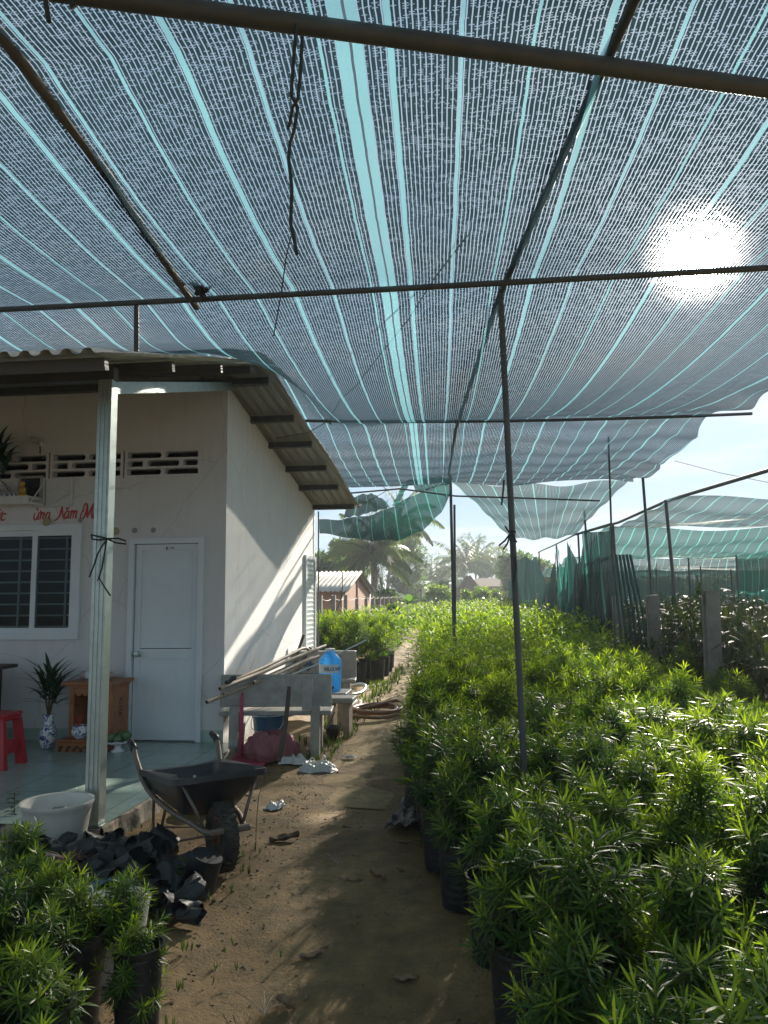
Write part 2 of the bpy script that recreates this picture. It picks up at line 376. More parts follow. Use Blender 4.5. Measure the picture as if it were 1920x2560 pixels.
def m_leaf(name, old, young, tr=.55, rough=.33, spec=.5):
    m, nt, out = mat(name)
    at = N(nt, 'ShaderNodeAttribute', attribute_name='young'); f = at.outputs['Fac']
    oi = N(nt, 'ShaderNodeObjectInfo')
    f2 = mth(nt, 'ADD', f, mth(nt, 'MULTIPLY_ADD', oi.outputs['Random'], .24, -.12), None, True)
    c = mixc(nt, f2, old, young)
    p = nt.nodes.new('ShaderNodeBsdfPrincipled'); L(nt, c, p.inputs['Base Color'])
    p.inputs['Roughness'].default_value = rough; p.inputs['Specular IOR Level'].default_value = spec
    t = N(nt, 'ShaderNodeBsdfTranslucent')
    ct = mixc(nt, 1.0, c, (1.9, 1.75, .55), 'MULTIPLY'); L(nt, ct, t.inputs[0])
    mx = N(nt, 'ShaderNodeMixShader'); mx.inputs[0].default_value = tr; L(nt, p.outputs[0], mx.inputs[1]); L(nt, t.outputs[0], mx.inputs[2])
    L(nt, mx.outputs[0], out.inputs[0]); return m
M['leaf'] = m_leaf('podocarpus_leaf', (.026, .080, .024), (.21, .31, .032), .50, .40, .35)
M['leaf_far'] = m_leaf('podocarpus_leaf_far', (.032, .088, .024), (.22, .32, .032), .52, .6, .2)
M['leaf_dark'] = m_leaf('dark_leaf', (.02, .055, .025), (.04, .10, .035), .25)
M['leaf_brown'] = m_leaf('bronze_leaf', (.018, .042, .016), (.065, .085, .024), .32, .5, .2)
M['leaf_tree'] = m_leaf('tree_leaf', (.032, .085, .026), (.09, .165, .04), .42, .5, .25)
M['leaf_palm'] = m_leaf('palm_leaf', (.038, .085, .024), (.13, .165, .035), .4, .42, .3)
M['leaf_bright'] = m_leaf('bright_leaf', (.07, .16, .03), (.20, .30, .05), .5)
M['stem'] = simple('shrub_stem', (.10, .075, .045), (.07, .05, .03), .85, 0, 20, .3)
M['weed'] = m_leaf('weed_leaf', (.06, .11, .03), (.20, .24, .09), .4)
# ------------------------------------------------------------------ camera, sun, sky
SUN_EL, SUN_AZ = R(23.0), R(16.8)          # azimuth measured from +Y towards +X
SUN_DIR = Vector((math.cos(SUN_EL)*math.sin(SUN_AZ), math.cos(SUN_EL)*math.cos(SUN_AZ), math.sin(SUN_EL)))
cam_d = bpy.data.cameras.new('camera'); cam = bpy.data.objects.new('camera', cam_d); COL.objects.link(cam)
cam_d.sensor_fit = 'VERTICAL'; cam_d.sensor_height = 36.0; cam_d.lens = 36.0*FPX/2560.0
cam_d.clip_start = .05; cam_d.clip_end = 3000
mw = Matrix((( _rt.x, _up.x, -_fw.x, 0), (_rt.y, _up.y, -_fw.y, 0), (_rt.z, _up.z, -_fw.z, EYE), (0, 0, 0, 1)))
cam.matrix_world = mw; SC.camera = cam
sd = bpy.data.lights.new('sun', 'SUN'); sd.energy = 5.0; sd.angle = R(.6); sd.color = (1.0, .91, .77)
so = bpy.data.objects.new('sun', sd); COL.objects.link(so); so.location = (0, 0, 30)
so.rotation_euler = SUN_DIR.to_track_quat('Z', 'Y').to_euler()
W = bpy.data.worlds.new('World'); SC.world = W; W.use_nodes = True
nt = W.node_tree; nt.nodes.clear(); wo = nt.nodes.new('ShaderNodeOutputWorld'); bg = nt.nodes.new('ShaderNodeBackground')
sky = nt.nodes.new('ShaderNodeTexSky'); sky.sky_type = 'NISHITA'; sky.sun_disc = False
sky.sun_elevation = SUN_EL; sky.sun_rotation = SUN_AZ; sky.air_density = 1.0; sky.dust_density = .35; sky.ozone_density = 2.0
tc = nt.nodes.new('ShaderNodeTexCoord'); gen = tc.outputs['Generated']
sx = N(nt, 'ShaderNodeSeparateXYZ'); L(nt, gen, sx.inputs[0])
zz = mth(nt, 'ADD', mth(nt, 'MAXIMUM', sx.outputs[2], 0.0), .10)
cx = N(nt, 'ShaderNodeCombineXYZ'); L(nt, mth(nt, 'DIVIDE', sx.outputs[0], zz), cx.inputs[0]); L(nt, mth(nt, 'DIVIDE', sx.outputs[1], zz), cx.inputs[1])
cl = noise(nt, scaled(nt, cx.outputs[0], (.8, 1.0, 1)), 1.15, 9, .62, .25)
cl2 = noise(nt, cx.outputs[0], .35, 3, .5)
cm = ramp(nt, mth(nt, 'ADD', mth(nt, 'MULTIPLY', cl, .75), mth(nt, 'MULTIPLY', cl2, .25)), [(.47, (0, 0, 0)), (.62, (1, 1, 1))])
dt = N(nt, 'ShaderNodeVectorMath', operation='DOT_PRODUCT'); L(nt, gen, dt.inputs[0]); dt.inputs[1].default_value = tuple(SUN_DIR)
ang = mth(nt, 'ARCCOSINE', mth(nt, 'MINIMUM', dt.outputs['Value'], .999999))
halo = mth(nt, 'POWER', 2.718, mth(nt, 'MULTIPLY', ang, -11.0))
core = mth(nt, 'POWER', 2.718, mth(nt, 'MULTIPLY', mth(nt, 'MULTIPLY', ang, ang), -1700.0))
SKYK = .046
skyc = N(nt, 'ShaderNodeVectorMath', operation='MULTIPLY'); L(nt, sky.outputs[0], skyc.inputs[0]); skyc.inputs[1].default_value = (.86, .97, 1.09)
cb = N(nt, 'ShaderNodeVectorMath', operation='SCALE'); cb.inputs[0].default_value = (8.6, 8.9, 9.2)
L(nt, mth(nt, 'MULTIPLY_ADD', halo, .3, .85), cb.inputs['Scale'])
low = ramp(nt, sx.outputs[2], [(.22, (1, 1, 1)), (.55, (.62, .62, .62))])
skym = mixc(nt, .86, skyc.outputs[0], (4.2, 5.9, 7.5))
col = mixc(nt, mth(nt, 'MULTIPLY', mth(nt, 'MULTIPLY', cm, .85), low), skym, cb.outputs[0])
gl = N(nt, 'ShaderNodeVectorMath', operation='SCALE'); gl.inputs[0].default_value = (1.0, .97, .92)
L(nt, mth(nt, 'ADD', mth(nt, 'MULTIPLY', core, 2600.0), mth(nt, 'MULTIPLY', halo, 13.0)), gl.inputs['Scale'])
ad = N(nt, 'ShaderNodeVectorMath', operation='ADD'); L(nt, col, ad.inputs[0]); L(nt, gl.outputs[0], ad.inputs[1])
L(nt, ad.outputs[0], bg.inputs[0]); bg.inputs[1].default_value = SKYK; L(nt, bg.outputs[0], wo.inputs[0])
SC.view_settings.view_transform = 'Standard'; SC.view_settings.look = 'None'; SC.view_settings.gamma = 1.0
SC.view_settings.exposure = 1.30; SC.view_settings.use_curve_mapping = False
SC.render.engine = 'CYCLES'
cy = SC.cycles; cy.max_bounces = 8; cy.diffuse_bounces = 3; cy.glossy_bounces = 3; cy.transmission_bounces = 6
cy.transparent_max_bounces = 16; cy.use_denoising = True; cy.sample_clamp_indirect = 6; cy.volume_bounces = 0
cy.use_adaptive_sampling = True; cy.adaptive_threshold = .01

# ------------------------------------------------------------------ ground and path
def hgt(x, y):
    return .018*math.sin(x*3.1+1.3)*math.sin(y*2.3+.4)+.012*math.sin(x*7.7+y*3.9)+.008*math.sin(y*9.1-x*5.2)
def spaced(vals): return sorted(set(round(v, 3) for v in vals))
gx = spaced([-400, -150, -60, -30, -16, -9, -6]+[-5+.12*i for i in range(76)]+[5, 8, 14, 25, 50, 120, 400])
gy = spaced([-40, -10, -3]+[0+.12*i for i in range(110)]+[14, 16, 19, 23, 28, 35, 45, 60, 90, 140, 250, 600])
b = MB()
for y in gy:
    for x in gx:
        k = 1.0 if (-4.5 < x < 4 and .3 < y < 12.8) else 0.0
        if x < -2.3 and y > 4.5: k = 0.0
        if -2.0 < x < -.3 and y > 7: k *= .25
        b.v.append((x, y, hgt(x, y)*k-.012))
nx = len(gx)
b.f = [(j*nx+i, j*nx+i+1, (j+1)*nx+i+1, (j+1)*nx+i) for j in range(len(gy)-1) for i in range(nx-1)]; b.mi = [0]*len(b.f)
tag(b.build('ground', M['ground'], smooth=True), kind='structure')
b = MB(); ys = [5.9+.35*i for i in range(110)]; top = []
def pathc(y): return -1.02-.0165*(y-7.5)
for i, y in enumerate(ys):
    wl = -.34+.035*math.sin(y*5.1)+.02*math.sin(y*11.7)-(.0 if y > 6.6 else .0); wr = .36+.03*math.sin(y*4.3+1)
    if y < 6.4: wl += .16*(6.4-y)*2; wr -= .1*(6.4-y)*2
    top.append((pathc(y)+wl, pathc(y)+wr, y))
vs = []; 
for (xl, xr, y) in top: k_ = min(1, (y-7.4)/1.8); vs += [(xl-.03, y, -.04), (xl, y, -.012+.016*k_), ((xl+xr)/2, y, -.004+.014*k_), (xr, y, -.012+.016*k_), (xr+.03, y, -.04)]
fs = [(i*5+k, i*5+k+1, (i+1)*5+k+1, (i+1)*5+k) for i in range(len(top)-1) for k in range(4)]
tag(b.add(vs, fs).build('path', M['path']), kind='structure')

# ------------------------------------------------------------------ house
WY, WX = 7.62, -2.53          # outer faces of the front and side wall
HB, HL = 12.1, -9.2
house = thing('house', 'small white plastered house with corrugated metal gable roof and tiled porch', 'house', (WX, WY, 0))
house_inv = Vector((WX, WY, 0))
def hp(b, name, mt, parent=None, **k):
    for i, p in enumerate(b.v): b.v[i] = (p[0]-house_inv.x, p[1]-house_inv.y, p[2]-house_inv.z)
    return b.build(name, mt, parent or house, **k)
def roof_z(y):
    return 2.95+(y-3.95)*.288 if y < 7.25 else 3.90-(y-7.25)*.181
# front wall with door, window and vent openings
holes = [(-3.56, -2.765, .12, 2.19), (-5.70, -4.10, 1.15, 2.36), (-6.17, -2.81, 2.84, 3.14)]
xs = sorted({HL, WX} | {h[0] for h in holes} | {h[1] for h in holes}); zs = sorted({0.0, 3.83} | {h[2] for h in holes} | {h[3] for h in holes})
b = MB(); T = .12
def inh(x, z): return any(h[0] < x < h[1] and h[2] < z < h[3] for h in holes)
vid = {}
def V(x, y, z):
    k = (round(x, 4), round(y, 4), round(z, 4))
    if k not in vid: vid[k] = len(b.v); b.v.append(k)
    return vid[k]
for i in range(len(xs)-1):
    for j in range(len(zs)-1):
        if inh((xs[i]+xs[i+1])/2, (zs[j]+zs[j+1])/2): continue
        x0, x1, z0, z1 = xs[i], xs[i+1], zs[j], zs[j+1]
        b.f.append((V(x0, WY, z0), V(x1, WY, z0), V(x1, WY, z1), V(x0, WY, z1)))
        b.f.append((V(x0, WY+T, z0), V(x0, WY+T, z1), V(x1, WY+T, z1), V(x1, WY+T, z0)))
        for (ax, az, p, q) in ((x0-.001, (z0+z1)/2, (x0, z0), (x0, z1)), (x1+.001, (z0+z1)/2, (x1, z1), (x1, z0)), ((x0+x1)/2, z0-.001, (x1, z0), (x0, z0)), ((x0+x1)/2, z1+.001, (x0, z1), (x1, z1))):
            if inh(ax, az): b.f.append((V(p[0], WY, p[1]), V(q[0], WY, q[1]), V(q[0], WY+T, q[1]), V(p[0], WY+T, p[1])))
b.mi = [0]*len(b.f)
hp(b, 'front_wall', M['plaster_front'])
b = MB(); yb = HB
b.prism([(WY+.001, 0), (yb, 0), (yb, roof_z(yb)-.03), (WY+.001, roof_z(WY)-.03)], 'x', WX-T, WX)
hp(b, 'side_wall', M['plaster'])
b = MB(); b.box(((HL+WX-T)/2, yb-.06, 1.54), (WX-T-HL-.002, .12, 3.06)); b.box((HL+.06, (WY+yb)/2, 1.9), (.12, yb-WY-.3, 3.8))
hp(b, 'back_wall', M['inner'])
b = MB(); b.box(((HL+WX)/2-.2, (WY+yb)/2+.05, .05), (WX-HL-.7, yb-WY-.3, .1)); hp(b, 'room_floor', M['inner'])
# porch slab: tiled top with a rough rendered edge
b = MB(); PX, PY = -2.40, 4.83
b.add([(HL, PY, .12), (PX, PY, .12), (PX+.05, WY-.002, .12), (HL, WY-.002, .12)], [(0, 1, 2, 3)]); hp(b, 'porch_floor', M['tile'])
b = MB()
n = 24; vs = []
for i in range(n+1):
    t = i/n; y = PY+(WY-PY)*t; x = PX+.05*t; w = .012*math.sin(i*2.1)+.008*math.sin(i*5.3)
    vs += [(x-.002, y, .116), (x+.012+w, y, .104), (x+.03+w*1.6, y, -.05)]
fs = [(i*3+k, (i+1)*3+k, (i+1)*3+k+1, i*3+k+1) for i in range(n) for k in range(2)]; b.add(vs, fs)
vs = []
for i in range(n+1):
    t = i/n; x = HL+(PX-HL)*t; vs += [(x, PY+.002, .116), (x, PY-.015-.01*math.sin(i*1.9), .1), (x, PY-.03, -.05)]
b.add(vs, fs); hp(b, 'porch_edge', M['kerb'])
b = MB(); b.box((-2.652, WY-.006, .18), (.222, .012, .118)); b.box((-3.70, WY-.006, .18), (.27, .012, .118)); b.box((-6.55, WY-.006, .18), (5.2, .012, .118)); hp(b, 'skirting', M['skirt'])
# roof
def corr(b, x0a, x1a, y0, y1, z0, z1, x0b, x1b, period=.125, amp=.017):
    n = int((x1a-x0a)/period*8); m = 6
    def fn(u, v):
        x = (x0a+(x1a-x0a)*u)*(1-v)+(x0b+(x1b-x0b)*u)*v; ph = (x/period) % 1.0
        t = min(1, max(-1, 1.7*math.cos(2*PI*ph)))
        y = y0+(y1-y0)*v; return (x, y, z0+(z1-z0)*v+amp*t+.02)
    b.grid(fn, n, m)
b = MB(); corr(b, HL-.3, -2.04, 3.93, 7.30, roof_z(3.93), 3.905, HL-.3, -1.99)
fr = hp(b, 'roof', M['roof'])
b = MB(); corr(b, HL-.3, -1.985, 7.22, 12.2, 3.895, roof_z(12.2), HL-.3, -1.79)
rr = hp(b, 'roof', M['roof'])
for o in (fr, rr):
    md = o.modifiers.new('thick', 'SOLIDIFY'); md.thickness = .003
def purlin(y, tip, par, h=.075):
    b = MB(); z = roof_z(y)-.017-h/2
    sl = math.atan(.288) if y < 7.25 else -math.atan(.181)
    b.box(((HL+tip)/2, y, z), (tip-HL, .05, h), rx(sl)); hp(b, 'purlin', M['steel_dark'], par)
for y, tp in ((4.15, -2.12), (5.15, -2.12), (6.15, -2.1), (7.06, -2.12)): purlin(y, tp, fr)
for y, tp in ((7.51, -2.06), (8.47, -2.02), (9.27, -1.98), (10.15, -1.96), (10.97, -1.94), (11.95, -1.86)): purlin(y, tp, rr)
b = MB()
for x in (-3.45, -2.98): b.tube([(x, 5.0, 3.2), (x, 5.0, 3.12)], .012, 6)
hp(b, 'roof_bolt', M['galv'])
# post, beam
b = MB(); b.box((-2.475, 4.88, 1.56), (.098, .09, 3.02))
for dx in (-.03, 0, .03): b.box((-2.475+dx, 4.833, 1.6), (.010, .008, 2.9))
hp(b, 'post', M['galv'])
b = MB(); b.box((-2.475, 4.88, .07), (.13, .13, .10), None, .01); hp(b, 'post_foot', M['steel_dark'])
b = MB(); p0 = Vector((-2.475, 4.93, 3.035)); p1 = Vector((-2.47, WY+.03, 3.80)); d = p1-p0
b.box((p0+p1)/2, (.06, d.length, .085), rx(math.atan2(d.z, d.y))); hp(b, 'beam', M['galv'])
b = MB(); b.box(((HL-2.42)/2, 4.88, 3.115), (-2.42-HL, .07, .09)); hp(b, 'beam', M['steel_dark'])
# door
dr = MB(); x0, x1 = -3.495, -2.815; zb, zt = .135, 2.13; y = WY-.004
dr.box((x0+.03, y+.02, (zb+zt)/2), (.06, .035, zt-zb)); dr.box((x1-.03, y+.02, (zb+zt)/2), (.06, .035, zt-zb))
for (za, zc) in ((zb, .215), (.95, 1.05), (zt-.06, zt)): dr.box(((x0+x1)/2, y+.02, (za+zc)/2), (x1-x0-.12, .035, zc-za))
dr.box(((x0+x1)/2, y+.026, .5825), (x1-x0-.12, .02, .735))
for i in range(6): dr.box((x0+.06+(x1-x0-.12)*(i+1)/7, y+.0158, .5825), (.004, .002, .70))
zz0 = 1.05
for i in range(24):
    z = 1.07+i*(zt-.06-1.05)/24
    dr.box(((x0+x1)/2, y+.026, z+.008), (x1-x0-.12, .012, .0425), rx(R(-5)))
door = hp(dr, 'door', M['alu_white'])
b = MB()
for (cx_, w) in ((-3.532, .055), (-2.782, .055)): b.box((cx_, WY-.008, 1.16), (w, .07, 2.07))
b.box((-3.157, WY-.008, 2.165), (.695, .07, .06))
hp(b, 'door_frame', M['alu_white'], door)
b = MB(); b.lathe([(.034, 0), (.034, .006), (.014, .012), (.013, .035), (.026, .045), (.03, .06), (.024, .072), (.0001, .076)], 20, (-3.44, WY-.004, 1.0), rx(R(90)))
hp(b, 'handle', M['galv'], door, smooth=True, angle=40)
b = MB(); b.box((-3.16, WY-.012, 2.085), (.012, .01, .03)); b.box((-3.10, WY-.012, 2.09), (.035, .006, .01)); hp(b, 'door_latch', M['steel_dark'], door)
# window
b = MB(); wx0, wx1, wz0, wz1 = -5.70, -4.10, 1.15, 2.36
b.box(((wx0+wx1)/2, WY+.02, wz0+.03), (wx1-wx0, .11, .06)); b.box(((wx0+wx1)/2, WY+.02, wz1-.03), (wx1-wx0, .11, .06))
for x in (wx0+.025, wx1-.025): b.box((x, WY+.02, (wz0+wz1)/2), (.05, .108, wz1-wz0-.12))
win = hp(b, 'window', M['alu_white'])
for (a, c, yo) in ((-4.645, -4.15, -.012), (-5.65, -4.60, .024)):
    b = MB(); z0, z1 = wz0+.06, wz1-.06
    for x in (a+.028, c-.028): b.box((x, WY+yo, (z0+z1)/2), (.056, .03, z1-z0))
    for z in (z0+.03, z1-.03): b.box(((a+c)/2, WY+yo, z), (c-a-.112, .03, .06))
    hp(b, 'sash', M['alu_white'], win)
def m_glass():
    m, nt, out = mat('frosted_glass'); g = N(nt, 'ShaderNodeBsdfGlossy'); g.inputs['Roughness'].default_value = .12; g.inputs[0].default_value = (.8, .85, .85, 1)
    t = N(nt, 'ShaderNodeBsdfTransparent'); t.inputs[0].default_value = (.62, .68, .68, 1)
    fr_ = N(nt, 'ShaderNodeFresnel'); mx = N(nt, 'ShaderNodeMixShader'); L(nt, mth(nt, 'MULTIPLY', fr_.outputs[0], .22), mx.inputs[0]); L(nt, t.outputs[0], mx.inputs[1]); L(nt, g.outputs[0], mx.inputs[2])
    L(nt, mx.outputs[0], out.inputs[0]); return m
M['glass'] = m_glass()
for (a, c, yo) in ((-4.589, -4.206, -.012), (-5.594, -4.656, .024)):
    b = MB(); b.box(((a+c)/2, WY+yo, (wz0+wz1)/2), (c-a, .006, wz1-wz0-.24)); hp(b, 'pane', M['glass'], win)
b = MB(); y = WY+.062
for x in (-4.30, -4.83, -5.36): b.box((x, y, (wz0+wz1)/2), (.022, .016, wz1-wz0-.12))
for i in range(9): b.box(((wx0+wx1)/2, y+.018, wz0+.13+i*.118), (wx1-wx0-.1, .014, .018))
hp(b, 'grille', M['alu_white'], win)
# vent blocks
def filler(b, xl, xr, z0, z1, rl, rr_):
    h = (z1-z0)/2; zc = (z0+z1)/2; pts = []
    def arc(xe, sgn):     # concave side that follows the rounded end of a slot; sgn -1 = left side of the filler
        return [(xe-sgn*0+(-sgn)*0 + sgn*(0) + (xe*0) + (sgn*(h*math.cos(a)-h))*-1*-1, zc+h*math.sin(a)) for a in [R(-90+15*i) for i in range(13)]]
    left = [(xl-h+h*math.cos(R(a)), zc+h*math.sin(R(a))) for a in range(90, -91, -15)] if rl else [(xl, z1), (xl, z0)]
    right = [(xr+h-h*math.cos(R(a)), zc+h*math.sin(R(a))) for a in range(-90, 91, 15)] if rr_ else [(xr, z0), (xr, z1)]
    b.prism(left+right, 'y', WY-.004, WY+.085)
for (vx0, vx1) in ((-6.17, -5.35), (-5.33, -4.505), (-4.485, -3.665), (-3.645, -2.81)):
    b = MB(); z0, z1 = 2.84, 3.14; fw_ = .028; w = vx1-vx0
    b.box(((vx0+vx1)/2, WY+.035, z0+fw_/2), (w, .10, fw_)); b.box(((vx0+vx1)/2, WY+.035, z1-fw_/2), (w, .10, fw_))
    for x in (vx0+fw_/2, vx1-fw_/2): b.box((x, WY+.035, (z0+z1)/2), (fw_, .10, z1-z0-2*fw_))
    ih = z1-z0-2*fw_; br_ = .025; sh = (ih-2*br_)/3; a0 = vx0+fw_; a1 = vx1-fw_; iw = a1-a0
    rows = [z0+fw_+i*(sh+br_) for i in range(3)]
    for z in rows[1:]: b.box(((a0+a1)/2, WY+.035, z-br_/2), (iw, .092, br_))
    for r_ in (0, 2):
        c = (a0+a1)/2; filler(b, c-.018, c+.018, rows[r_], rows[r_]+sh, True, True)
    zA, zB = rows[1], rows[1]+sh
    filler(b, a0+iw*.215, a0+iw*.27, zA, zB, False, True); filler(b, a1-iw*.27, a1-iw*.215, zA, zB, True, False)
    filler(b, a0, a0+.004, zA, zB, False, True); filler(b, a1-.004, a1, zA, zB, True, False)
    hp(b, 'vent_block', M['plaster_front'])
# back door in the side wall
b = MB(); X = WX+.012
b.box((X, 11.34, 1.12), (.05, .06, 2.16)); b.box((X, 12.02, 1.12), (.05, .06, 2.16)); b.box((X, 11.68, 2.17), (.05, .62, .06))
d2 = hp(b, 'door', M['alu_white'], label='grey white louvred back door')
b = MB(); b.box((WX+.004, 11.68, 1.1), (.02, .62, 2.08))
for i in range(26): b.box((WX+.012, 11.68, .3+i*.07), (.02, .54, .045), ry(R(18)))
hp(b, 'door_leaf', M['alu_white'], d2)
b = MB(); b.tube([(WX+.05, 12.16, 0.0), (WX+.05, 12.16, 2.95)], .012, 6); hp(b, 'drain_pipe', M['steel_dark'])
# ------------------------------------------------------------------ shade nets: the roof of cloth over the yard
def net_obj(name, fn, uvfn, nu, nv, mt, label, cat='shade net', group=None, smooth=True):
    vs = []; uv = []
    for j in range(nv+1):
        for i in range(nu+1):
            s, t = i/nu, j/nv; vs.append(tuple(fn(s, t))); uv.append(uvfn(s, t))
    fs = [(j*(nu+1)+i, j*(nu+1)+i+1, (j+1)*(nu+1)+i+1, (j+1)*(nu+1)+i) for j in range(nv) for i in range(nu)]
    me = bpy.data.meshes.new(name); me.from_pydata(vs, [], fs); me.materials.append(mt)
    ul = me.uv_layers.new(name='UVMap'); idx = np.empty(len(me.loops), dtype=np.int32); me.loops.foreach_get('vertex_index', idx)
    ul.data.foreach_set('uv', np.array(uv, dtype=np.float32)[idx].ravel())
    if smooth: me.polygons.foreach_set('use_smooth', [True]*len(me.polygons))
    o = bpy.data.objects.new(name, me); COL.objects.link(o); return tag(o, label, cat, group)
def interp(x, pts):
    if x <= pts[0][0]: return pts[0][1]
    for (a, za), (c, zc) in zip(pts, pts[1:]):
        if x <= c: return za+(zc-za)*(x-a)/(c-a)
    return pts[-1][1]
def sst(a, b, x): t = min(1, max(0, (x-a)/(b-a))); return t*t*(3-2*t)
B1, B2, B3, FE = 2.3, 4.36, 9.0, 13.55
NX0, NX1, NY0 = -7.5, 2.78, -2.0
def main_z(x, y):
    z = interp(y, [(-2, 3.42), (B1, 3.42), (B2, 3.43), (B3, 3.64), (FE, 3.57)])
    for a, c, s in ((-2, B1, .13), (B1, B2, .05), (B2, B3, .15), (B3, FE, .12)):
        if a < y < c: t = (y-a)/(c-a); z -= s*4*t*(1-t)
    z -= .05*sst(9.5, FE, y)*(1-math.cos((x+.3)*2*PI/2.6))*.5
    z -= .06*math.exp(-((x+.3)/.5)**2)*sst(B2, B2+1, y)*(1-sst(8, 9, y))   # weight of the seam
    z += .012*math.sin(x*4.1+y*1.1)*sst(B1, B1+.6, y) + .010*math.sin(y*9.5+.8*math.sin(x*3))*sst(7.5, 9.3, y)
    if x < -1.2:
        zr = roof_z(min(max(y, 3.95), 12.2))+.13; k = sst(-1.45, -2.1, x) if y > 3.6 else 0
        k = min(1, max(0, (-1.45-x)/.6)) if y > 3.6 else 0
        if zr > z: z += (zr-z)*k*sst(4.4, 6.4, y)
    if y > 5.5: z -= .05*sst(2.3, NX1, x)*(1+.6*math.sin(y*4.2))
    return z
def main_fn(s, t):
    x = NX0+(NX1-NX0)*s; y = NY0+(FE-NY0)*t
    y += sst(.9, 1, t)*.10*math.sin(x*1.9+.7) ; x2 = x+sst(.97, 1, s)*.07*math.sin(y*3.3)
    return (x2, y, main_z(x, y))
def main_uv(s, t):
    x = NX0+(NX1-NX0)*s; y = NY0+(FE-NY0)*t
    return (x+.25+.045*y, y*1.02)
net_obj('shade_net', main_fn, main_uv, 150, 170, M['net'], 'large dark shade net with cyan bands and a sewn middle seam, stretched overhead')
# second row of nets beyond the first
def bil(a, b_, c, d): # a near-left b near-right c far-left d far-right
    a, b_, c, d = map(Vector, (a, b_, c, d))
    return lambda s, t: (a*(1-s)+b_*s)*(1-t)+(c*(1-s)+d*s)*t
def sagnet(name, a, b_, c, d, sag, mt, label, nu=40, nv=30, group=None, wr=.03, hole=None, sagend=0.0):
    f = bil(a, b_, c, d); U = (Vector(b_)-Vector(a)).length; Vv = (Vector(c)-Vector(a)).length
    def fn(s, t):
        p = f(s, t); p.z -= sag*4*s*(1-s)*(1-.55*t)+sagend*4*t*(1-t)
        p.z += wr*math.sin(s*17+t*5)+wr*.6*math.sin(t*23+s*4)
        p.y += wr*1.5*math.sin(s*12); return p
    return net_obj(name, fn, lambda s, t: (.11+s*U, t*Vv), nu, nv, mt, label, group=group)
def ruled(lines, nu, nv):
    """surface through several polylines given as lists of (display px, display py, y)"""
    L3 = [[on_y(a/.864, c/.864, y) for a, c, y in l] for l in lines]
    def at(l, s):
        f = s*(len(l)-1); i = min(len(l)-2, int(f)); return l[i].lerp(l[i+1], f-i)
    def fn(s, t):
        f = t*(len(L3)-1); i = min(len(L3)-2, int(f)); p = at(L3[i], s).lerp(at(L3[i+1], s), f-i)
        return p+Vector((0, .05*math.sin(s*21+t*3), .012*math.sin(s*34+t*6)))
    return fn
def joined(parts, mt, label):
    vs = []; fs = []; uv = []
    for fn, nu, nv, U, V_, u0 in parts:
        b0 = len(vs)
        for j in range(nv+1):
            for i in range(nu+1): vs.append(tuple(fn(i/nu, j/nv))); uv.append((u0+U*i/nu, V_*j/nv))
        fs += [tuple(b0+k for k in (j*(nu+1)+i, j*(nu+1)+i+1, (j+1)*(nu+1)+i+1, (j+1)*(nu+1)+i)) for j in range(nv) for i in range(nu)]
    me = bpy.data.meshes.new('shade_net'); me.from_pydata(vs, [], fs); me.materials.append(mt)
    ul = me.uv_layers.new(name='UVMap'); idx = np.empty(len(me.loops), dtype=np.int32); me.loops.foreach_get('vertex_index', idx)
    ul.data.foreach_set('uv', np.array(uv, dtype=np.float32)[idx].ravel()); me.polygons.foreach_set('use_smooth', [True]*len(me.polygons))
    o = bpy.data.objects.new('shade_net', me); COL.objects.link(o); return tag(o, label, 'shade net')
band = ruled([[(686, 1122, 15.4), (740, 1122, 15.3), (800, 1112, 15.2), (850, 1094, 15.0), (890, 1070, 14.8), (935, 1052, 14.4), (973, 1036, 14.05)],
              [(688, 1140, 14.4), (745, 1146, 14.3), (800, 1148, 14.2), (855, 1140, 14.1), (905, 1118, 14.1), (945, 1088, 14.1), (974, 1050, 14.03)],
              [(690, 1152, 13.7), (750, 1161, 13.6), (805, 1168, 13.5), (860, 1167, 13.5), (912, 1147, 13.6), (952, 1108, 13.8), (976, 1064, 14.0)]], 0, 0)
upper = ruled([[(742, 1118, 15.4), (775, 1114, 15.35), (810, 1104, 15.3), (842, 1096, 15.2)], [(748, 1094, 16.6), (780, 1088, 16.6), (812, 1086, 16.5), (836, 1086, 16.4)], [(756, 1078, 17.4), (778, 1068, 17.5), (805, 1066, 17.4), (826, 1078, 17.2)]], 0, 0)
right_ = ruled([[(862, 1044, 15.6), (895, 1034, 15.4), (935, 1029, 14.9), (975, 1032, 14.1)], [(893, 1048, 15.2), (915, 1044, 15.0), (945, 1040, 14.6), (974, 1040, 14.08)], [(900, 1064, 14.9), (925, 1058, 14.6), (950, 1048, 14.4), (974, 1046, 14.05)]], 0, 0)
strip = ruled([[(846, 1094, 15.05), (858, 1070, 15.3), (868, 1048, 15.5)], [(862, 1090, 15.0), (870, 1070, 15.3), (884, 1046, 15.5)]], 0, 0)
joined([(band, 60, 14, 2.8, 1.6, .13), (upper, 24, 10, 1.0, 1.8, .6), (right_, 26, 8, 1.3, .8, 1.6), (strip, 8, 3, .5, .2, .05)], M['net_green'], 'sagging torn green net hammocked between the house end and a thin pole')
sagnet('shade_net', (-.35, 13.65, 3.60), (2.75, 13.6, 3.58), (.95, 18.6, 2.95), (2.55, 19.4, 3.0), .10, M['net_far'], 'pale thin net reaching from the tall pole pair to the concrete fence', wr=.03)
sagnet('shade_net', (3.2, 12.3, 3.08), (9.5, 12.0, 3.1), (3.0, 17.6, 3.1), (10.5, 17.4, 3.12), .12, M['net_far'], 'grey net roof of the neighbouring plot, nearest bay above the bronze shrubs', wr=.04, sagend=.12)
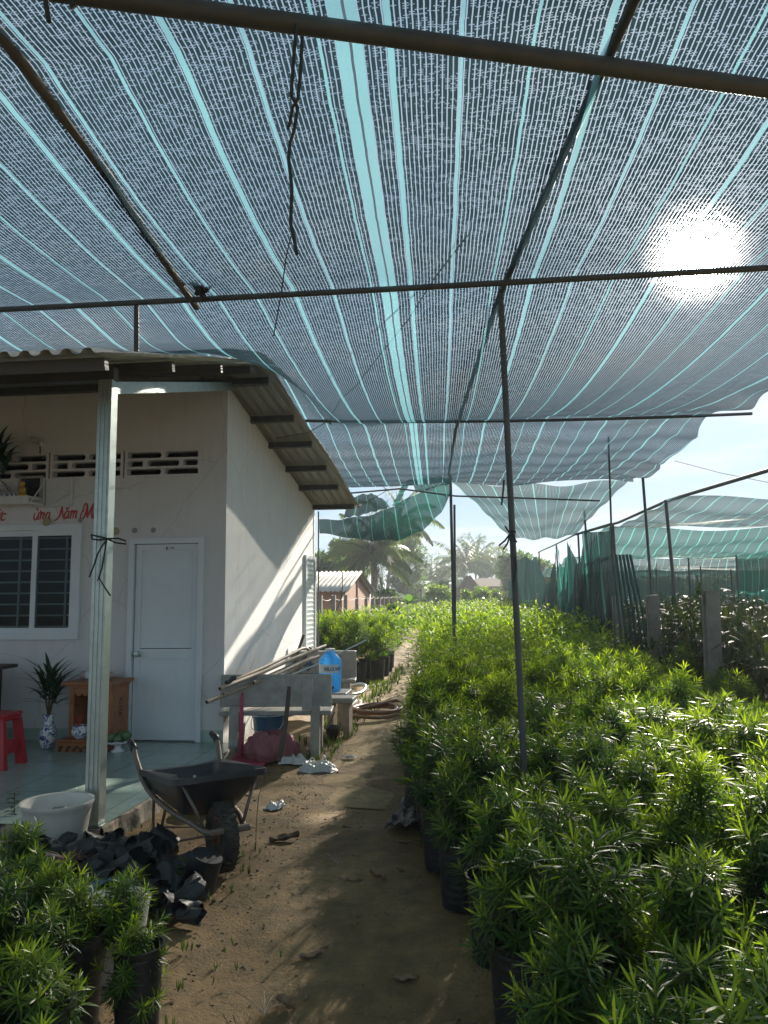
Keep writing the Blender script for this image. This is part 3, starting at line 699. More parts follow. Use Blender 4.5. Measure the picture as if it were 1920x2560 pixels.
sagnet('shade_net', (3.0, 17.7, 3.08), (11.5, 17.5, 3.1), (3.2, 25, 2.75), (15, 25, 2.8), .15, M['net_mid'], 'green net roof of the neighbouring plot, middle bay', wr=.05, sagend=.25)
sagnet('shade_net', (3.0, 25.3, 2.75), (16, 25.2, 2.8), (3.5, 34, 2.7), (22, 34, 2.75), .1, M['net_far'], 'pale dusty net roof of the neighbouring plot, bay before the black curtain', wr=.06, sagend=.2)
sagnet('shade_net', (3.4, 34.3, 2.72), (23, 34.3, 2.75), (3.5, 52, 2.9), (36, 52, 2.9), .1, M['net_far'], 'farthest pale net roof of the neighbouring plot behind the black curtain', wr=.06, sagend=.2)
# hanging curtains of cloth
def curtain(name, pts, zb, mt, label, cat='shade cloth', folds=9, amp=.07, nu=60, nv=24, belly=0.0, group=None, flare=0.0):
    """pts: polyline of the top edge; zb: bottom heights at the ends (a list) """
    P0 = [Vector(p) for p in pts]; pts = []
    for i in range(len(P0)-1):
        for j in range(8): t = j/8; pts.append(P0[i].lerp(P0[i+1], t)-Vector((0, 0, (.10+.05*(i % 2))*min(1.5, (P0[i+1]-P0[i]).length*.5)*math.sin(PI*t))))
    pts.append(P0[-1]); seg = [0]
    for a, c in zip(pts, pts[1:]): seg.append(seg[-1]+(c-a).length)
    Lt = seg[-1]; ph = random.uniform(0, 6)
    def fn(s, t):
        d = s*Lt; k = 0
        while k < len(seg)-2 and d > seg[k+1]: k += 1
        q = (d-seg[k])/(seg[k+1]-seg[k]); p = pts[k].lerp(pts[k+1], q)
        dr = (pts[k+1]-pts[k]).normalized(); nn = Vector((dr.y, -dr.x, 0))
        zbot = interp(s, [(i/(len(zb)-1), z) for i, z in enumerate(zb)])
        z = p.z+(zbot-p.z)*t*(1+.05*math.sin(s*folds*4.3+ph)) - belly*math.sin(PI*s)*(1-t*.3)
        f = amp*(.25+.75*t)*math.sin(s*folds*2*PI+ph+t*1.3)+amp*.4*math.sin(s*folds*5.1+t*4+ph)
        return Vector((p.x, p.y, z))+nn*f + dr*(.5*amp*math.sin(t*5+s*9))*t
    return net_obj(name, fn, lambda s, t: (s*Lt*1.3+.1, t*2.0), nu, nv, mt, label, cat, group)
def py_(px, py, y): return on_y(px, py, y)
c6 = lambda x, y: (1200+x/2.304, 1050+y/2.304)
curtain('shade_cloth', [py_(*c6(600, 640), 15.6), py_(*c6(690, 640), 15.2), py_(*c6(765, 615), 14.6)], [.55, .35, .5], M['net_dark'], 'black shade cloth hanging full length from a pole top at the concrete fence', folds=4, amp=.10)
curtain('shade_cloth', [py_(*c6(505, 690), 18.6), py_(*c6(560, 800), 18.4), py_(*c6(600, 690), 17.4)], [1.2, .9, 1.0], M['net_dark'], 'dark green cloth looped between two fence poles with a deep swag', folds=3, amp=.12, belly=.15)
curtain('shade_cloth', [py_(*c6(440, 735), 22.5), py_(*c6(480, 850), 22.0), py_(*c6(520, 690), 20.5)], [1.3, 1.0, 1.5], M['net_green'], 'green cloth swag with pale band hanging behind the looped dark cloth', folds=3, amp=.12)
curtain('shade_cloth', [py_(*c6(335, 780), 28.6), py_(*c6(380, 960), 28.0), py_(*c6(440, 740), 23.5)], [.9, .35, 1.0], M['net_dark'], 'long dark cloth drooping almost to the shrubs between distant poles', folds=4, amp=.12)
curtain('shade_cloth', [py_(*c6(195, 800), 35), py_(*c6(262, 782), 33), py_(*c6(325, 785), 31)], [.6, .6, .6], M['net_dark'], 'dusty dark cloth curtain at the far end of the concrete fence', folds=5, amp=.12)
curtain('shade_cloth', [(2.2, 48, 2.4), (2.45, 40, 3.1), (2.5, 36, 2.7)], [.6, .5, .6], M['net_dark'], 'bluish dark cloth on the farthest fence poles', folds=5, amp=.12)
curtain('shade_cloth', [(4.0, 33.6, 2.5), (7, 33.5, 2.75), (10, 33.5, 2.65), (24, 33.5, 2.7)], [.2, .2, .2], M['net_dark'], 'long black shade curtain closing the neighbouring plot', folds=22, amp=.09, nu=120)
curtain('shade_cloth', [(7.4, 22.5, 2.6), (8.2, 22.4, 2.75), (9.4, 22.4, 2.6), (14, 22.4, 2.8)], [1.1, .9, .8, 1.0], M['net_green'], 'green cloth bunched on poles at the edge of the neighbouring plot', folds=9, amp=.12)
b = MB()   # rolled bundle leaning on the fence: green tubes side by side
tp = py_(*c6(815, 775), 12.6)
for i in range(6):
    bx = py_(*c6(815+i*14, 1080), 12.6); t0 = tp+Vector((-.14+i*.055, 0, .0)); bb = Vector((t0.x+.12+.02*i, 12.6+.03*(i % 2), .35))
    b.tube([t0, t0.lerp(bb, .5)+Vector((.01*i, .01, 0)), bb], .023, 7)
o = b.build('net_bundle', M['net_bundle'] if 'net_bundle' in M else simple('rolled_net', (.02, .10, .085), (.015, .05, .045), .8, 0, 30, .5), smooth=True)
tag(o, 'rolled green nets standing upright against the concrete fence', 'net bundle')

# ------------------------------------------------------------------ pipes and poles of the frame
def pipe(name, pts, r, label, cat, mt=None, group=None, n=10):
    b = MB(); pts = [Vector(p) for p in pts]; o0 = pts[0].copy()
    b.tube([p-o0 for p in pts], r, n); o = b.build(name, mt or M['steel_dark'], smooth=True, loc=o0, angle=50)
    return tag(o, label, cat, group)
def sagline(a, c, n=8, s=.02): return [Vector(a).lerp(Vector(c), i/n)-Vector((0, 0, s*4*(i/n)*(1-i/n))) for i in range(n+1)]
q0, q1 = on_z(347, 6, 3.36), on_z(1920, 222, 3.36); dq = (q1-q0)
pipe('net_beam', [q0-dq*.9, q0, q1, q1+dq*.6], .031, 'thick grey pipe crossing closest under the net', 'net beam')
q0, q1, q2 = on_z(0, 770, 3.40), on_z(1255, 702, 3.40), on_z(1920, 665, 3.40)
dq = (q2-q0); pipe('net_beam', sagline(q0-dq*.5, q2+dq*.5, 10, .015), .0175, 'straight thin cross pipe resting on the single pole in the shrubs', 'net beam')
q0 = on_x(649, 1050, WX+.02); q2 = on_y(1880, 1034, 9.0)
pipe('net_beam', sagline(q0, q2, 10, .05), .018, 'thin cross pipe running from the house eaves to the net edge', 'net beam')
pipe('net_beam', [on_y(850, 1235, 14.4), on_y(1000, 1222, 14.2), on_y(1137, 1240, 14.1), on_y(1330, 1246, 14.1), on_y(1500, 1252, 14.2)], .016, 'thin cross pipe behind the torn net and tall pole pair', 'net beam')
pipe('net_beam', [on_z(1640, -90, 3.42), on_z(1586, 0, 3.41), on_z(1250, 735, 3.43), on_y(1140, 1071, 9.0), on_y(1122, 1185, 12.8), on_y(1125, 1205, 14.0)], .0185, 'long pipe running away above the path to the tall pole pair', 'net beam')
pipe('net_beam', [on_z(-60, 20, 3.42), on_z(0, 85, 3.41), on_z(270, 440, 3.40), on_z(460, 725, 3.39), on_z(492, 768, 3.39)], .021, 'bent bamboo beam over the porch with a cloth knot at its end', 'net beam', simple('weathered_bamboo', (.12, .11, .095), (.07, .065, .06), .8, 0, 9, .3))
pipe('net_beam', [on_z(1440, 1336, 3.0), on_z(1547, 1306, 3.1), on_z(1673, 1250, 3.12), on_z(1920, 1176, 3.12), on_z(2300, 1060, 3.14)], .028, 'grey pipe along the near edge of the neighbouring net roof', 'net beam')
pipe('net_beam', [on_x(1345, 1381, 2.5), on_x(1387, 1362, 2.55), on_x(1443, 1334, 2.6), on_x(1525, 1310, 2.62)], .02, 'low pipe linking the fence poles behind the hanging cloths', 'net beam')
# knots of cloth tying the beams
def knot(p, s, label, mt=None):
    b = MB(); rg = random.Random(int(p[0]*1000))
    for k in range(7):
        a = rg.uniform(0, 6.28); d = Vector((math.cos(a), math.sin(a)*.5, rg.uniform(-.6, .6))).normalized()
        b.tube([Vector((0, 0, 0)), d*s*.5+Vector((0, 0, rg.uniform(-.3, .3)*s)), d*s], [s*.28, s*.22, s*.06], 6)
    return tag(b.build('cloth_knot', mt or M['strap'], smooth=True, loc=p), label, 'cloth knot')
knot(on_z(500, 727, 3.39), .075, 'dark cloth knot tying the bamboo beam to the cross pipe')
knot(on_y(822, 1052, 8.98), .06, 'small dark knot on the pipe beside the house eaves')
def pole(px, pt, pb, y, r, label, zb=0.0, group=None, top=None, mt=None):
    t = on_y(px, pt, y); bt = on_y(pb[0], pb[1], y); dd = (bt-t)/(bt.z-t.z); base = t+dd*(zb-t.z)
    return pipe('net_pole', [base, base.lerp(t, .5), t], r, label, 'net pole', mt, group)
pole(1251, 735, (1308, 1875), 4.36, .0185, 'lone thin steel pole rising from the shrub bed with straps at mid height')
pole(1126, 1188, (1135, 1603), 14.0, .028, 'taller of the pole pair carrying the torn net')
pole(1136, 1262, (1138, 1603), 14.9, .024, 'shorter of the pole pair standing just behind the taller one')
pole(341, 757, (341, 895), 4.42, .016, 'short stub post standing on the porch roof under the cross pipe', zb=roof_z(4.42)+.03)
pole(1521, 1093, (1534, 1500), 11.0, .014, 'thin pole poking through the net with a green cap')
pole(1607, 1194, (1630, 1500), 11.4, .02, 'pole holding the outer corner of the big net')
pole(1664, 1250, (1699, 1618), 12.3, .026, 'pole under the corner of the neighbouring net roof')
for (tx, ty, bx, by, y, lab) in ((565, 650, 590, 1190, 18.5, 'pole bearing the looped dark cloth'), (600, 515, 637, 1000, 17.4, 'tall thin pole behind the hanging black cloth'),
        (440, 720, 462, 1140, 23.0, 'pole bearing the green cloth swag'), (340, 760, 352, 1120, 29, 'pole bearing the long drooping cloth'), (270, 790, 290, 1100, 34, 'slim pole in front of the dusty dark curtain'),
        (765, 605, 792, 1020, 13.6, 'pole where the black cloth and thin net are tied together')):
    pole(*[c6(tx, ty)[0], c6(tx, ty)[1]], c6(bx, by), y, .024, lab)
for k, (tx, ty, y, lab) in enumerate(((1200, 795, 20, 'slender pole in the bronze shrub field, tallest of those before the black curtain'), (1270, 842, 27, 'faint slender pole far back in the bronze shrub field'), (1475, 778, 19, 'slender pole beside the bunched green cloth'),
        (1015, 820, 30, 'thin pole at the near end of the black curtain'), (1445, 860, 24, 'short pole carrying the bunched green cloth'))):
    t = on_y(*c6(tx, ty), y); pipe('net_pole', [(t.x, t.y, 0), t], .022, lab, 'net pole')
# straps and strings
def strap(paths, w, label, name='strap', mt=None):
    b = MB(); o0 = Vector(paths[0][0])
    for pts in paths:
        b.tube([Vector(p)-o0 for p in pts], w, 5)
    return tag(b.build(name, mt or M['strap'], loc=o0), label, 'strap')
def ypx(l, y): return [on_y(a, c, y) for a, c in l]
S_ = 1/.864
strap([ypx([(742, 60), (735, 140), (728, 240), (745, 270), (735, 330), (725, 360), (722, 400), (730, 470), (727, 560), (738, 610), (742, 636)], 2.12),
       ypx([(756, 90), (752, 180), (745, 250), (731, 270), (725, 310), (720, 322)], 2.12),
       ], .0058, 'twisted black strap dangling from the thick grey pipe')
strap([ypx([(728, 590), (716, 640), (705, 720), (695, 780), (684, 840)], 2.6)], .0026, 'thin loose thread hanging under the net by the twisted strap', 'cord', M['cable'])
strap([ypx([(112, -30), (116, 10), (123, 55)], 1.9), ypx([(170, -20), (186, 14), (176, 20)], 1.9)], .008, 'short black strap end at the top edge of the net')
yk = 4.775
strap([ypx([(228, 1337), (246, 1341), (266, 1346), (290, 1357), (316, 1360), (314, 1352), (296, 1346), (268, 1347)], yk), ypx([(228, 1337), (230, 1348), (250, 1350), (268, 1347)], yk),
       ypx([(268, 1347), (255, 1365), (244, 1385), (236, 1410), (223, 1443)], yk), ypx([(267, 1348), (262, 1380), (255, 1420), (247, 1445), (243, 1452), (249, 1446), (260, 1465), (276, 1489)], yk)], .006, 'black rubber strap tied in a bow round the porch post')
yk = 4.33
strap([ypx([(1262, 1315), (1272, 1330), (1283, 1328), (1290, 1330)], yk), ypx([(1275, 1335), (1262, 1352), (1247, 1364)], yk), ypx([(1276, 1336), (1268, 1360), (1258, 1374)], yk), ypx([(1280, 1336), (1288, 1350), (1292, 1356)], yk),
       ypx([(1260, 1200), (1257, 1235), (1254, 1262)], yk), ypx([(1287, 1390), (1290, 1420), (1286, 1450), (1283, 1455)], yk)], .0055, 'loose black straps tied round the lone pole')
strap([[on_y(1168, 590, 3.75), on_y(1090, 690, 4.3), on_y(1020, 800, 5.4), on_y(955, 880, 6.5), on_y(890, 965, 8.0), on_y(850, 1000, 8.6), on_y(822, 1052, 8.95), on_y(770, 1082, 8.9), on_y(730, 1088, 8.8), on_y(690, 1096, 8.7)]], .0045, 'black cable slung from the net to the house eaves', 'cable', M['cable'])
strap([[on_y(1686, 1152, 40), on_y(1800, 1182, 38), on_y(1930, 1208, 36)]], .014, 'power line against the sky past the net edge', 'cable', M['cable'])
o = strap([[on_y(905, 1213, 14.2), on_y(940, 1205, 14.0), on_y(970, 1225, 13.4), on_y(905, 1262, 12.6), on_y(888, 1268, 12.35)]], .006, 'slack cord from the eaves corner to the torn net', 'cord', M['cable'])
# ------------------------------------------------------------------ plants
def leaf_mesh(name, P, D, NN, LL, WW, young, mats, seg=2, bend=.25, extra=None):
    """many leaves in one mesh. P base, D direction, NN rough normal (n x 3); LL, WW lengths and widths; extra: MB with stems (material 1)"""
    n = len(P); D = D/np.linalg.norm(D, axis=1, keepdims=True)
    S = np.cross(D, NN); S /= np.maximum(np.linalg.norm(S, axis=1, keepdims=True), 1e-6); Nn = np.cross(S, D)
    LL = LL[:, None]; WW = WW[:, None]
    if seg == 1:
        V_ = np.stack([P, P+D*LL*.5-S*WW*.5-Nn*LL*bend*.2, P+D*LL-Nn*LL*bend, P+D*LL*.5+S*WW*.5-Nn*LL*bend*.2], 1); k = 4
        loops = np.arange(n*4).reshape(n, 4); starts = np.arange(n)*4; tot = np.full(n, 4); fl = loops.ravel()
    else:
        rows = []
        for t, w in ((0, .30), (.35, 1.0), (.72, .86)):
            c = P+D*LL*t-Nn*LL*(bend*t*t); rows += [c-S*WW*.5*w, c+S*WW*.5*w]
        rows.append(P+D*LL-Nn*LL*bend); V_ = np.stack(rows, 1); k = 7
        pat = np.array([0, 1, 3, 2, 2, 3, 5, 4, 4, 5, 6]); base = (np.arange(n)*7)[:, None]
        fl = (base+pat[None, :]).ravel(); tot = np.tile([4, 4, 3], n); starts = np.concatenate([[0], np.cumsum(tot)[:-1]])
    V_ = V_.reshape(-1, 3); yv = np.repeat(young, k); mi = np.zeros(len(tot), dtype=np.int32)
    if extra is not None:
        ev = np.array(extra.v, dtype=float); off = len(V_); V_ = np.concatenate([V_, ev]); yv = np.concatenate([yv, np.zeros(len(ev))])
        el = np.array([i+off for f in extra.f for i in f]); et = np.array([len(f) for f in extra.f])
        fl = np.concatenate([fl, el]); tot = np.concatenate([tot, et]); starts = np.concatenate([[0], np.cumsum(tot)[:-1]])
        mi = np.concatenate([mi, np.array(extra.mi, dtype=np.int32)])
    me = bpy.data.meshes.new(name); me.vertices.add(len(V_)); me.vertices.foreach_set('co', V_.astype(np.float32).ravel())
    me.loops.add(len(fl)); me.loops.foreach_set('vertex_index', fl.astype(np.int32))
    me.polygons.add(len(tot)); me.polygons.foreach_set('loop_start', starts.astype(np.int32)); me.polygons.foreach_set('loop_total', tot.astype(np.int32))
    for m in mats: me.materials.append(m)
    if len(mats) > 1: me.polygons.foreach_set('material_index', mi)
    a = me.attributes.new('young', 'FLOAT', 'POINT'); a.data.foreach_set('value', yv.astype(np.float32))
    me.polygons.foreach_set('use_smooth', [True]*len(tot))
    me.update(calc_edges=True); me.validate(); return me
GA = 2.39996
def podo(rg, nsh, nlv, Ln, Wn, h, spread, zlow=.40):
    """shoots of a podocarpus-like shrub: arrays for leaf_mesh and a stem builder"""
    P = []; D = []; Nn = []; LL = []; WW = []; Y = []; st = MB(); st.cur = 1
    for k in range(nsh):
        a = k*GA+rg.uniform(-.3, .3); q = math.sqrt((k+.5)/nsh); r = spread*q*rg.uniform(.8, 1.1)
        ztip = h*(1-.34*q**2)*rg.uniform(.90, 1.08)
        if q > .62 and rg.random() < .5: ztip *= rg.uniform(.58, .85)
        tip = np.array([r*math.cos(a), r*math.sin(a), ztip])
        ax = np.array([math.cos(a)*(.25+.75*q), math.sin(a)*(.25+.75*q), 1.05-.5*q])+np.array([rg.uniform(-.25, .25), rg.uniform(-.25, .25), 0]); ax /= np.linalg.norm(ax)
        s0 = np.array([.02*math.cos(a), .02*math.sin(a), zlow-.04+.12*rg.random()]); ls = rg.uniform(.12, .19)
        st.tube([tuple(s0), tuple((s0+tip)/2+np.array([math.cos(a), math.sin(a), 0])*.03), tuple(tip-ax*ls*.5), tuple(tip)], [.0055, .004, .003, .0015], 4, False)
        ys = rg.uniform(.2, 1.0)**1.5
        ux = np.cross(ax, [.3, .2, .9]); ux /= np.linalg.norm(ux); uy = np.cross(ax, ux)
        for j in range(nlv):
            t = (j+.5)/nlv; b_ = j*GA+rg.uniform(-.25, .25); rad = ux*math.cos(b_)+uy*math.sin(b_)
            al = R(94-62*t**1.6+rg.uniform(-9, 9)); d = ax*math.cos(al)+rad*math.sin(al)
            P.append(tip-ax*ls*(1-t)); D.append(d); Nn.append(ax+rad*.15)
            LL.append(Ln*rg.uniform(.75, 1.12)*(.62+.38*math.sin(PI*(.25+.6*t)))); WW.append(Wn*rg.uniform(.85, 1.15))
            Y.append(min(1, max(0, ys*t**1.6+rg.uniform(-.08, .08))))
    return np.array(P), np.array(D), np.array(Nn), np.array(LL), np.array(WW), np.array(Y), st
def pot_mb(rt=.125, rb=.105, h=.36):
    b = MB(); pr = [(rb, 0)]
    for i in range(9): z = .03+i*(h-.07)/8; r = rb+(rt-rb)*z/h; pr += [(r, z), (r+.0022, z+.006), (r, z+.014)]
    pr += [(rt+.006, h-.018), (rt+.008, h), (rt-.002, h), (rt-.006, h-.05)]
    b.lathe(pr, 24); b.cur = 1; b.lathe([(rt-.007, h-.045), (rt*.5, h-.03), (.0001, h-.028)], 16); return b
pot_src = pot_mb().build('pot', [M['black_plastic'], M['soil']], smooth=True, angle=50)
pot_me = pot_src.data; bpy.data.objects.remove(pot_src)
rg = random.Random(11)
near_me = []; mid_me = []; edge_near = []
for k in range(7):
    g = podo(rg, 25, 46, .098, .0088, .78*rg.uniform(.93, 1.06), .235)
    near_me.append(leaf_mesh('foliage', *g[:6], [M['leaf'], M['stem']], 2, .22, g[6]))
for k in range(6):
    g = podo(rg, 22, 32, .092, .0105, .80*rg.uniform(.93, 1.06), .235)
    mid_me.append(leaf_mesh('foliage', *g[:6], [M['leaf_far'], M['stem']], 1, .16, g[6]))
NSHRUB = [0]
def shrub(x, y, mesh, sc, label, group, pot=True, pr=1.0):
    NSHRUB[0] += 1
    if pot:
        t = thing('potted_shrub', label, 'potted shrub', (x, y, 0), rg.uniform(0, 6.28), group)
        p = bpy.data.objects.new('pot', pot_me); COL.objects.link(p); p.parent = t; p.scale = (pr, pr, 1)
        f = bpy.data.objects.new('foliage', mesh); COL.objects.link(f); f.parent = t; f.scale = (sc, sc, sc)
        f.rotation_euler = (rg.uniform(-.06, .06), rg.uniform(-.06, .06), 0)
    else:
        f = bpy.data.objects.new('potted_shrub', mesh); COL.objects.link(f); f.location = (x, y, 0); f.scale = (sc, sc, sc)
        f.rotation_euler = (rg.uniform(-.06, .06), rg.uniform(-.06, .06), rg.uniform(0, 6.28)); tag(f, label, 'potted shrub', group)
    return f
def bed_left(y): return interp(y, [(1.0, .30), (2.3, .27), (3.0, .16), (3.9, -.02), (4.6, -.16), (5.3, -.34), (6.2, -.44), (8.7, -.56), (13, -.82), (17, -1.02), (24, -1.22), (40, -1.42)])
def bed_h(y): return interp(y, [(2, .96), (3, .93), (5, .93), (9, .97), (12, 1.12), (16, 1.32), (40, 1.42)])
rest = []      # the shrubs beyond the counted ones: positions, scale
GB = 'potted shrubs in the big bed between path and concrete fence'
LB = 'narrow leaved shrub inside the big bed between path and concrete fence'
LE = 'narrow leaved shrub in a black pot on the edge of the path'
y = 1.75; row = 0
while y < 44:
    sp = .30 if y < 12 else .36; xl = bed_left(y); x = xl+(.15 if row % 2 else .0); col = 0
    while x < 2.42:
        jx, jy = rg.uniform(-.04, .04), rg.uniform(-.05, .05); X, Y = x+jx, y+jy; sc = bed_h(Y)*rg.uniform(.84, 1.17)
        seen = X < Y*.42+.5
        if abs(X-.25) < .12 and abs(Y-4.4) < .14: pass
        elif not seen: pass
        elif Y < 9.6:
            m = rg.choice(near_me) if Y < 6.2 else rg.choice(mid_me)
            e = col == 0 or Y < 2.3
            shrub(X, Y, m, sc, LE if col == 0 else LB, 'potted shrubs lining the path edge' if col == 0 else GB, pot=e or (col == 1 and Y < 6))
        else: rest.append((X, Y, sc))
        x += sp; col += 1
    y += sp*.98; row += 1
# bed beyond the house
GL = 'potted shrubs in front of the brick shed'; LLb = 'bushy potted shrub in the block beyond the house near the brick shed'
y = 14.0; row = 0
while y < 42:
    sp = .42 if y < 20 else .5; x = -3.75+(.2 if row % 2 else 0); xr = -1.68+.004*(y-14)
    while x < xr:
        X, Y = x+rg.uniform(-.06, .06), y+rg.uniform(-.06, .06); sc = 1.36*rg.uniform(.9, 1.12)
        if Y < 17.2: shrub(X, Y, rg.choice(mid_me), sc, LLb, GL, pot=(row == 0 or x+sp >= xr), pr=1.15)
        else: rest.append((X, Y, sc))
        x += sp
    y += sp; row += 1
# shrubs in the corner below the porch
GC = 'potted shrubs crowded in front of the heap of black bags'
LC = 'narrow leaved potted shrub crowded in front of the heap of black bags'
corner = [(-1.33, 2.93, 1.04, 0), (-1.66, 2.98, 1.0, 0), (-1.36, 2.30, 1.05, 1), (-1.62, 2.2, 1.1, 0), (-1.62, 2.35, 1.15, 0), (-1.75, 2.75, 1.18, 0), (-1.95, 2.55, 1.2, 0), (-1.62, 3.0, 1.05, 0), (-2.15, 2.95, 1.15, 0), (-1.45, 2.55, 1.05, 0), (-1.20, 2.72, 1.0, 1), (-1.38, 2.38, .95, 1), (-1.50, 2.80, 1.06, 1), (-1.52, 2.10, .9, 1), (-1.80, 2.55, 1.0, 1), (-1.72, 2.95, 1.02, 0), (-2.02, 2.85, 1.0, 0), (-1.85, 3.20, .98, 0), (-1.48, 3.12, .92, 0), (-2.25, 3.15, 1.12, 0), (-2.1, 3.45, 1.02, 0), (-2.0, 2.2, .95, 0), (-2.35, 2.75, 1.0, 0), (-1.22, 2.08, .82, 1)]
for i, (x, y, s, p) in enumerate(corner):
    if i == 10: shrub(x, y, near_me[2], s*.56, 'small shrub in a tall black pot standing clear at the dirt edge of its cluster', None, True, .68)
    elif i not in (23, 18, 19): shrub(x, y, near_me[i % 7], s*.65, LC, GC, bool(p))
# everything farther back in both beds: nobody could count it
P = []; D = []; Nn = []; LL_ = []; WW = []; Y_ = []
for (X, Yy, sc) in rest:
    far = Yy > 19; ns, nl = (13, 9) if Yy < 14 else ((10, 6) if not far else (8, 4))
    wl = .016 if Yy < 14 else (.024 if not far else .04)
    g = podo(rg, ns, nl, .105 if not far else .13, wl, .80, .235 if not far else .3)
    P.append(g[0]*sc+np.array([X, Yy, 0])); D.append(g[1]); Nn.append(g[2]); LL_.append(g[3]*sc); WW.append(g[4]*sc); Y_.append(np.clip(g[5]*1.15, 0, 1))
me = leaf_mesh('shrubbery', *[np.concatenate(a) for a in (P, D, Nn, LL_, WW, Y_)], [M['leaf_far']], 1, .15)
o = bpy.data.objects.new('shrubbery', me); COL.objects.link(o)
tag(o, 'distant mass of bright green potted shrubs filling both beds', 'shrubbery', None, 'stuff')
print('SHRUBS', NSHRUB[0], len(rest), len(me.polygons))
# ------------------------------------------------------------------ things on the porch
def lift(root, b, name, mt, **k):
    return b.build(name, mt, root, **k)
FZ = .12
# red stool
t = thing('plastic_stool', 'red plastic stool in front of the dark cabinet on the porch', 'stool', (-4.20, 6.42, FZ))
b = MB(); b.box((0, 0, .445), (.33, .30, .03), None, .012); b.box((0, 0, .415), (.315, .285, .04), None, .01); lift(t, b, 'seat', M['red_plastic'])
for sx_ in (-1, 1):
    for sy_ in (-1, 1):
        b = MB(); p = [(-.022, -.03), (.022, -.03), (.03, .03), (-.03, .03)]
        a = Vector((sx_*.128, sy_*.115, .40)); c = Vector((sx_*.165, sy_*.15, 0)); vs = []
        for q, s in ((a, .032), (c, .042)):
            vs += [q+Vector((-s, -s*.7, 0)), q+Vector((s, -s*.7, 0)), q+Vector((s, s*.7, 0)), q+Vector((-s, s*.7, 0))]
        b.add(vs, [(0, 1, 2, 3), (7, 6, 5, 4), (0, 4, 5, 1), (1, 5, 6, 2), (2, 6, 7, 3), (3, 7, 4, 0)]); lift(t, b, 'leg', M['red_plastic'])
for sy_ in (-1, 1):
    b = MB(); b.box((0, sy_*.135, .16), (.23, .014, .10), rx(R(-5*sy_)), .004); lift(t, b, 'apron', M['red_plastic'])
for sx_ in (-1, 1):
    b = MB(); b.box((sx_*.148, 0, .16), (.014, .20, .10), ry(R(5*sx_)), .004); lift(t, b, 'apron', M['red_plastic'])
b = MB(); b.lathe([(.034, 0), (.034, .004), (.026, .007), (.0001, .007)], 20, (-.02, -.158, .385), rx(R(90)) @ Matrix.Diagonal((1, .6, 1))); lift(t, b, 'emblem', M['label_white'])
# dark cabinet with cloth and stick
t = thing('dark_cabinet', 'dark brown cabinet at the edge of the porch with yellow cloth on top', 'cabinet', (-5.10, 6.98, FZ))
b = MB(); b.box((0, 0, .40), (.84, .50, .74), None, .006); lift(t, b, 'body', M['wood_dark'])
b = MB(); b.box((0.06, 0, .792), (.98, .60, .035), None, .006); lift(t, b, 'top', M['wood_dark'])
for s in (-.21, .21):
    b = MB(); b.box((s, -.256, .40), (.38, .012, .66), None, .004); d_ = lift(t, b, 'door', M['wood_dark'])
    b = MB(); b.lathe([(.012, 0), (.012, .012), (.0001, .016)], 12, (s-.14*math.copysign(1, s), -.262, .45), rx(R(90))); lift(d_, b, 'handle', M['galv'])
b = MB()
def clothf(u, v):
    x, y = -.45+.72*u, -.24+.46*v; e = min(u, 1-u, v, 1-v)*4
    return (x, y, .812+.055*min(1, e)*(0.6+.4*math.sin(u*9+v*5))+.012*math.sin(u*23+v*17))
b.grid(clothf, 26, 16); o = b.build('folded_cloth', M['cloth_yellow'], smooth=True, loc=(-5.10, 6.98, FZ)); tag(o, 'crumpled yellow cloth on top of the dark cabinet', 'cloth')
b = MB(); b.tube([(-.2, -.26, .822), (.62, -.20, .835)], .011, 8); o = b.build('wooden_stick', M['wood_altar'], loc=(-5.10, 6.98, FZ)); tag(o, 'thin red brown stick poking past the cabinet top', 'stick')
# vase with dracaena
t = thing('flower_vase', 'tall blue and white porcelain vase beside the wooden floor altar', 'vase', (-4.17, 7.22, FZ))
b = MB(); b.lathe([(.055, 0), (.062, .02), (.085, .10), (.075, .17), (.047, .25), (.046, .29), (.062, .325), (.056, .325), (.04, .29), (.0001, .27)], 28); lift(t, b, 'body', M['porcelain'], smooth=True)
def leafy(n, rgx, Lm, Wm, base, spread=1.0, seg=6, droop=.45, up=.5):
    b = MB()
    for i in range(n):
        a = i*GA; q = (i+.5)/n
        d = Vector((math.cos(a)*spread*(.4+.6*q), math.sin(a)*spread*(.4+.6*q), up+1.0-q*1.15)).normalized()
        b.blade(Vector(base)+Vector((0, 0, .12*(1-q)))+d*.02, d, Vector((0, 0, 1)), Lm*rgx.uniform(.7, 1.1), Wm*rgx.uniform(.8, 1.1), droop*rgx.uniform(.6, 1.2), seg, .25)
    return b
rv = random.Random(3)
t2 = thing('potted_dracaena', 'dark green strap leaved stems standing in the blue and white vase', 'plant', (-4.17, 7.22, FZ+.27))
b = MB()
for (dx, dy, h) in ((0, 0, .36), (-.06, .02, .26), (.06, -.02, .24), (.02, .05, .30)):
    b.tube([(0, 0, 0), (dx*.6, dy*.6, h*.6), (dx, dy, h)], .009, 6)
lift(t2, b, 'stem', M['stem'])
b = MB()
for (dx, dy, h, n) in ((0, 0, .34, 17), (-.06, .02, .23, 14), (.07, -.02, .20, 14), (.02, .05, .28, 12)):
    q = leafy(n, rv, .33, .042, (dx, dy, h-.08)); b.add(q.v, q.f)
lift(t2, b, 'foliage', M['leaf_dark'], smooth=True)
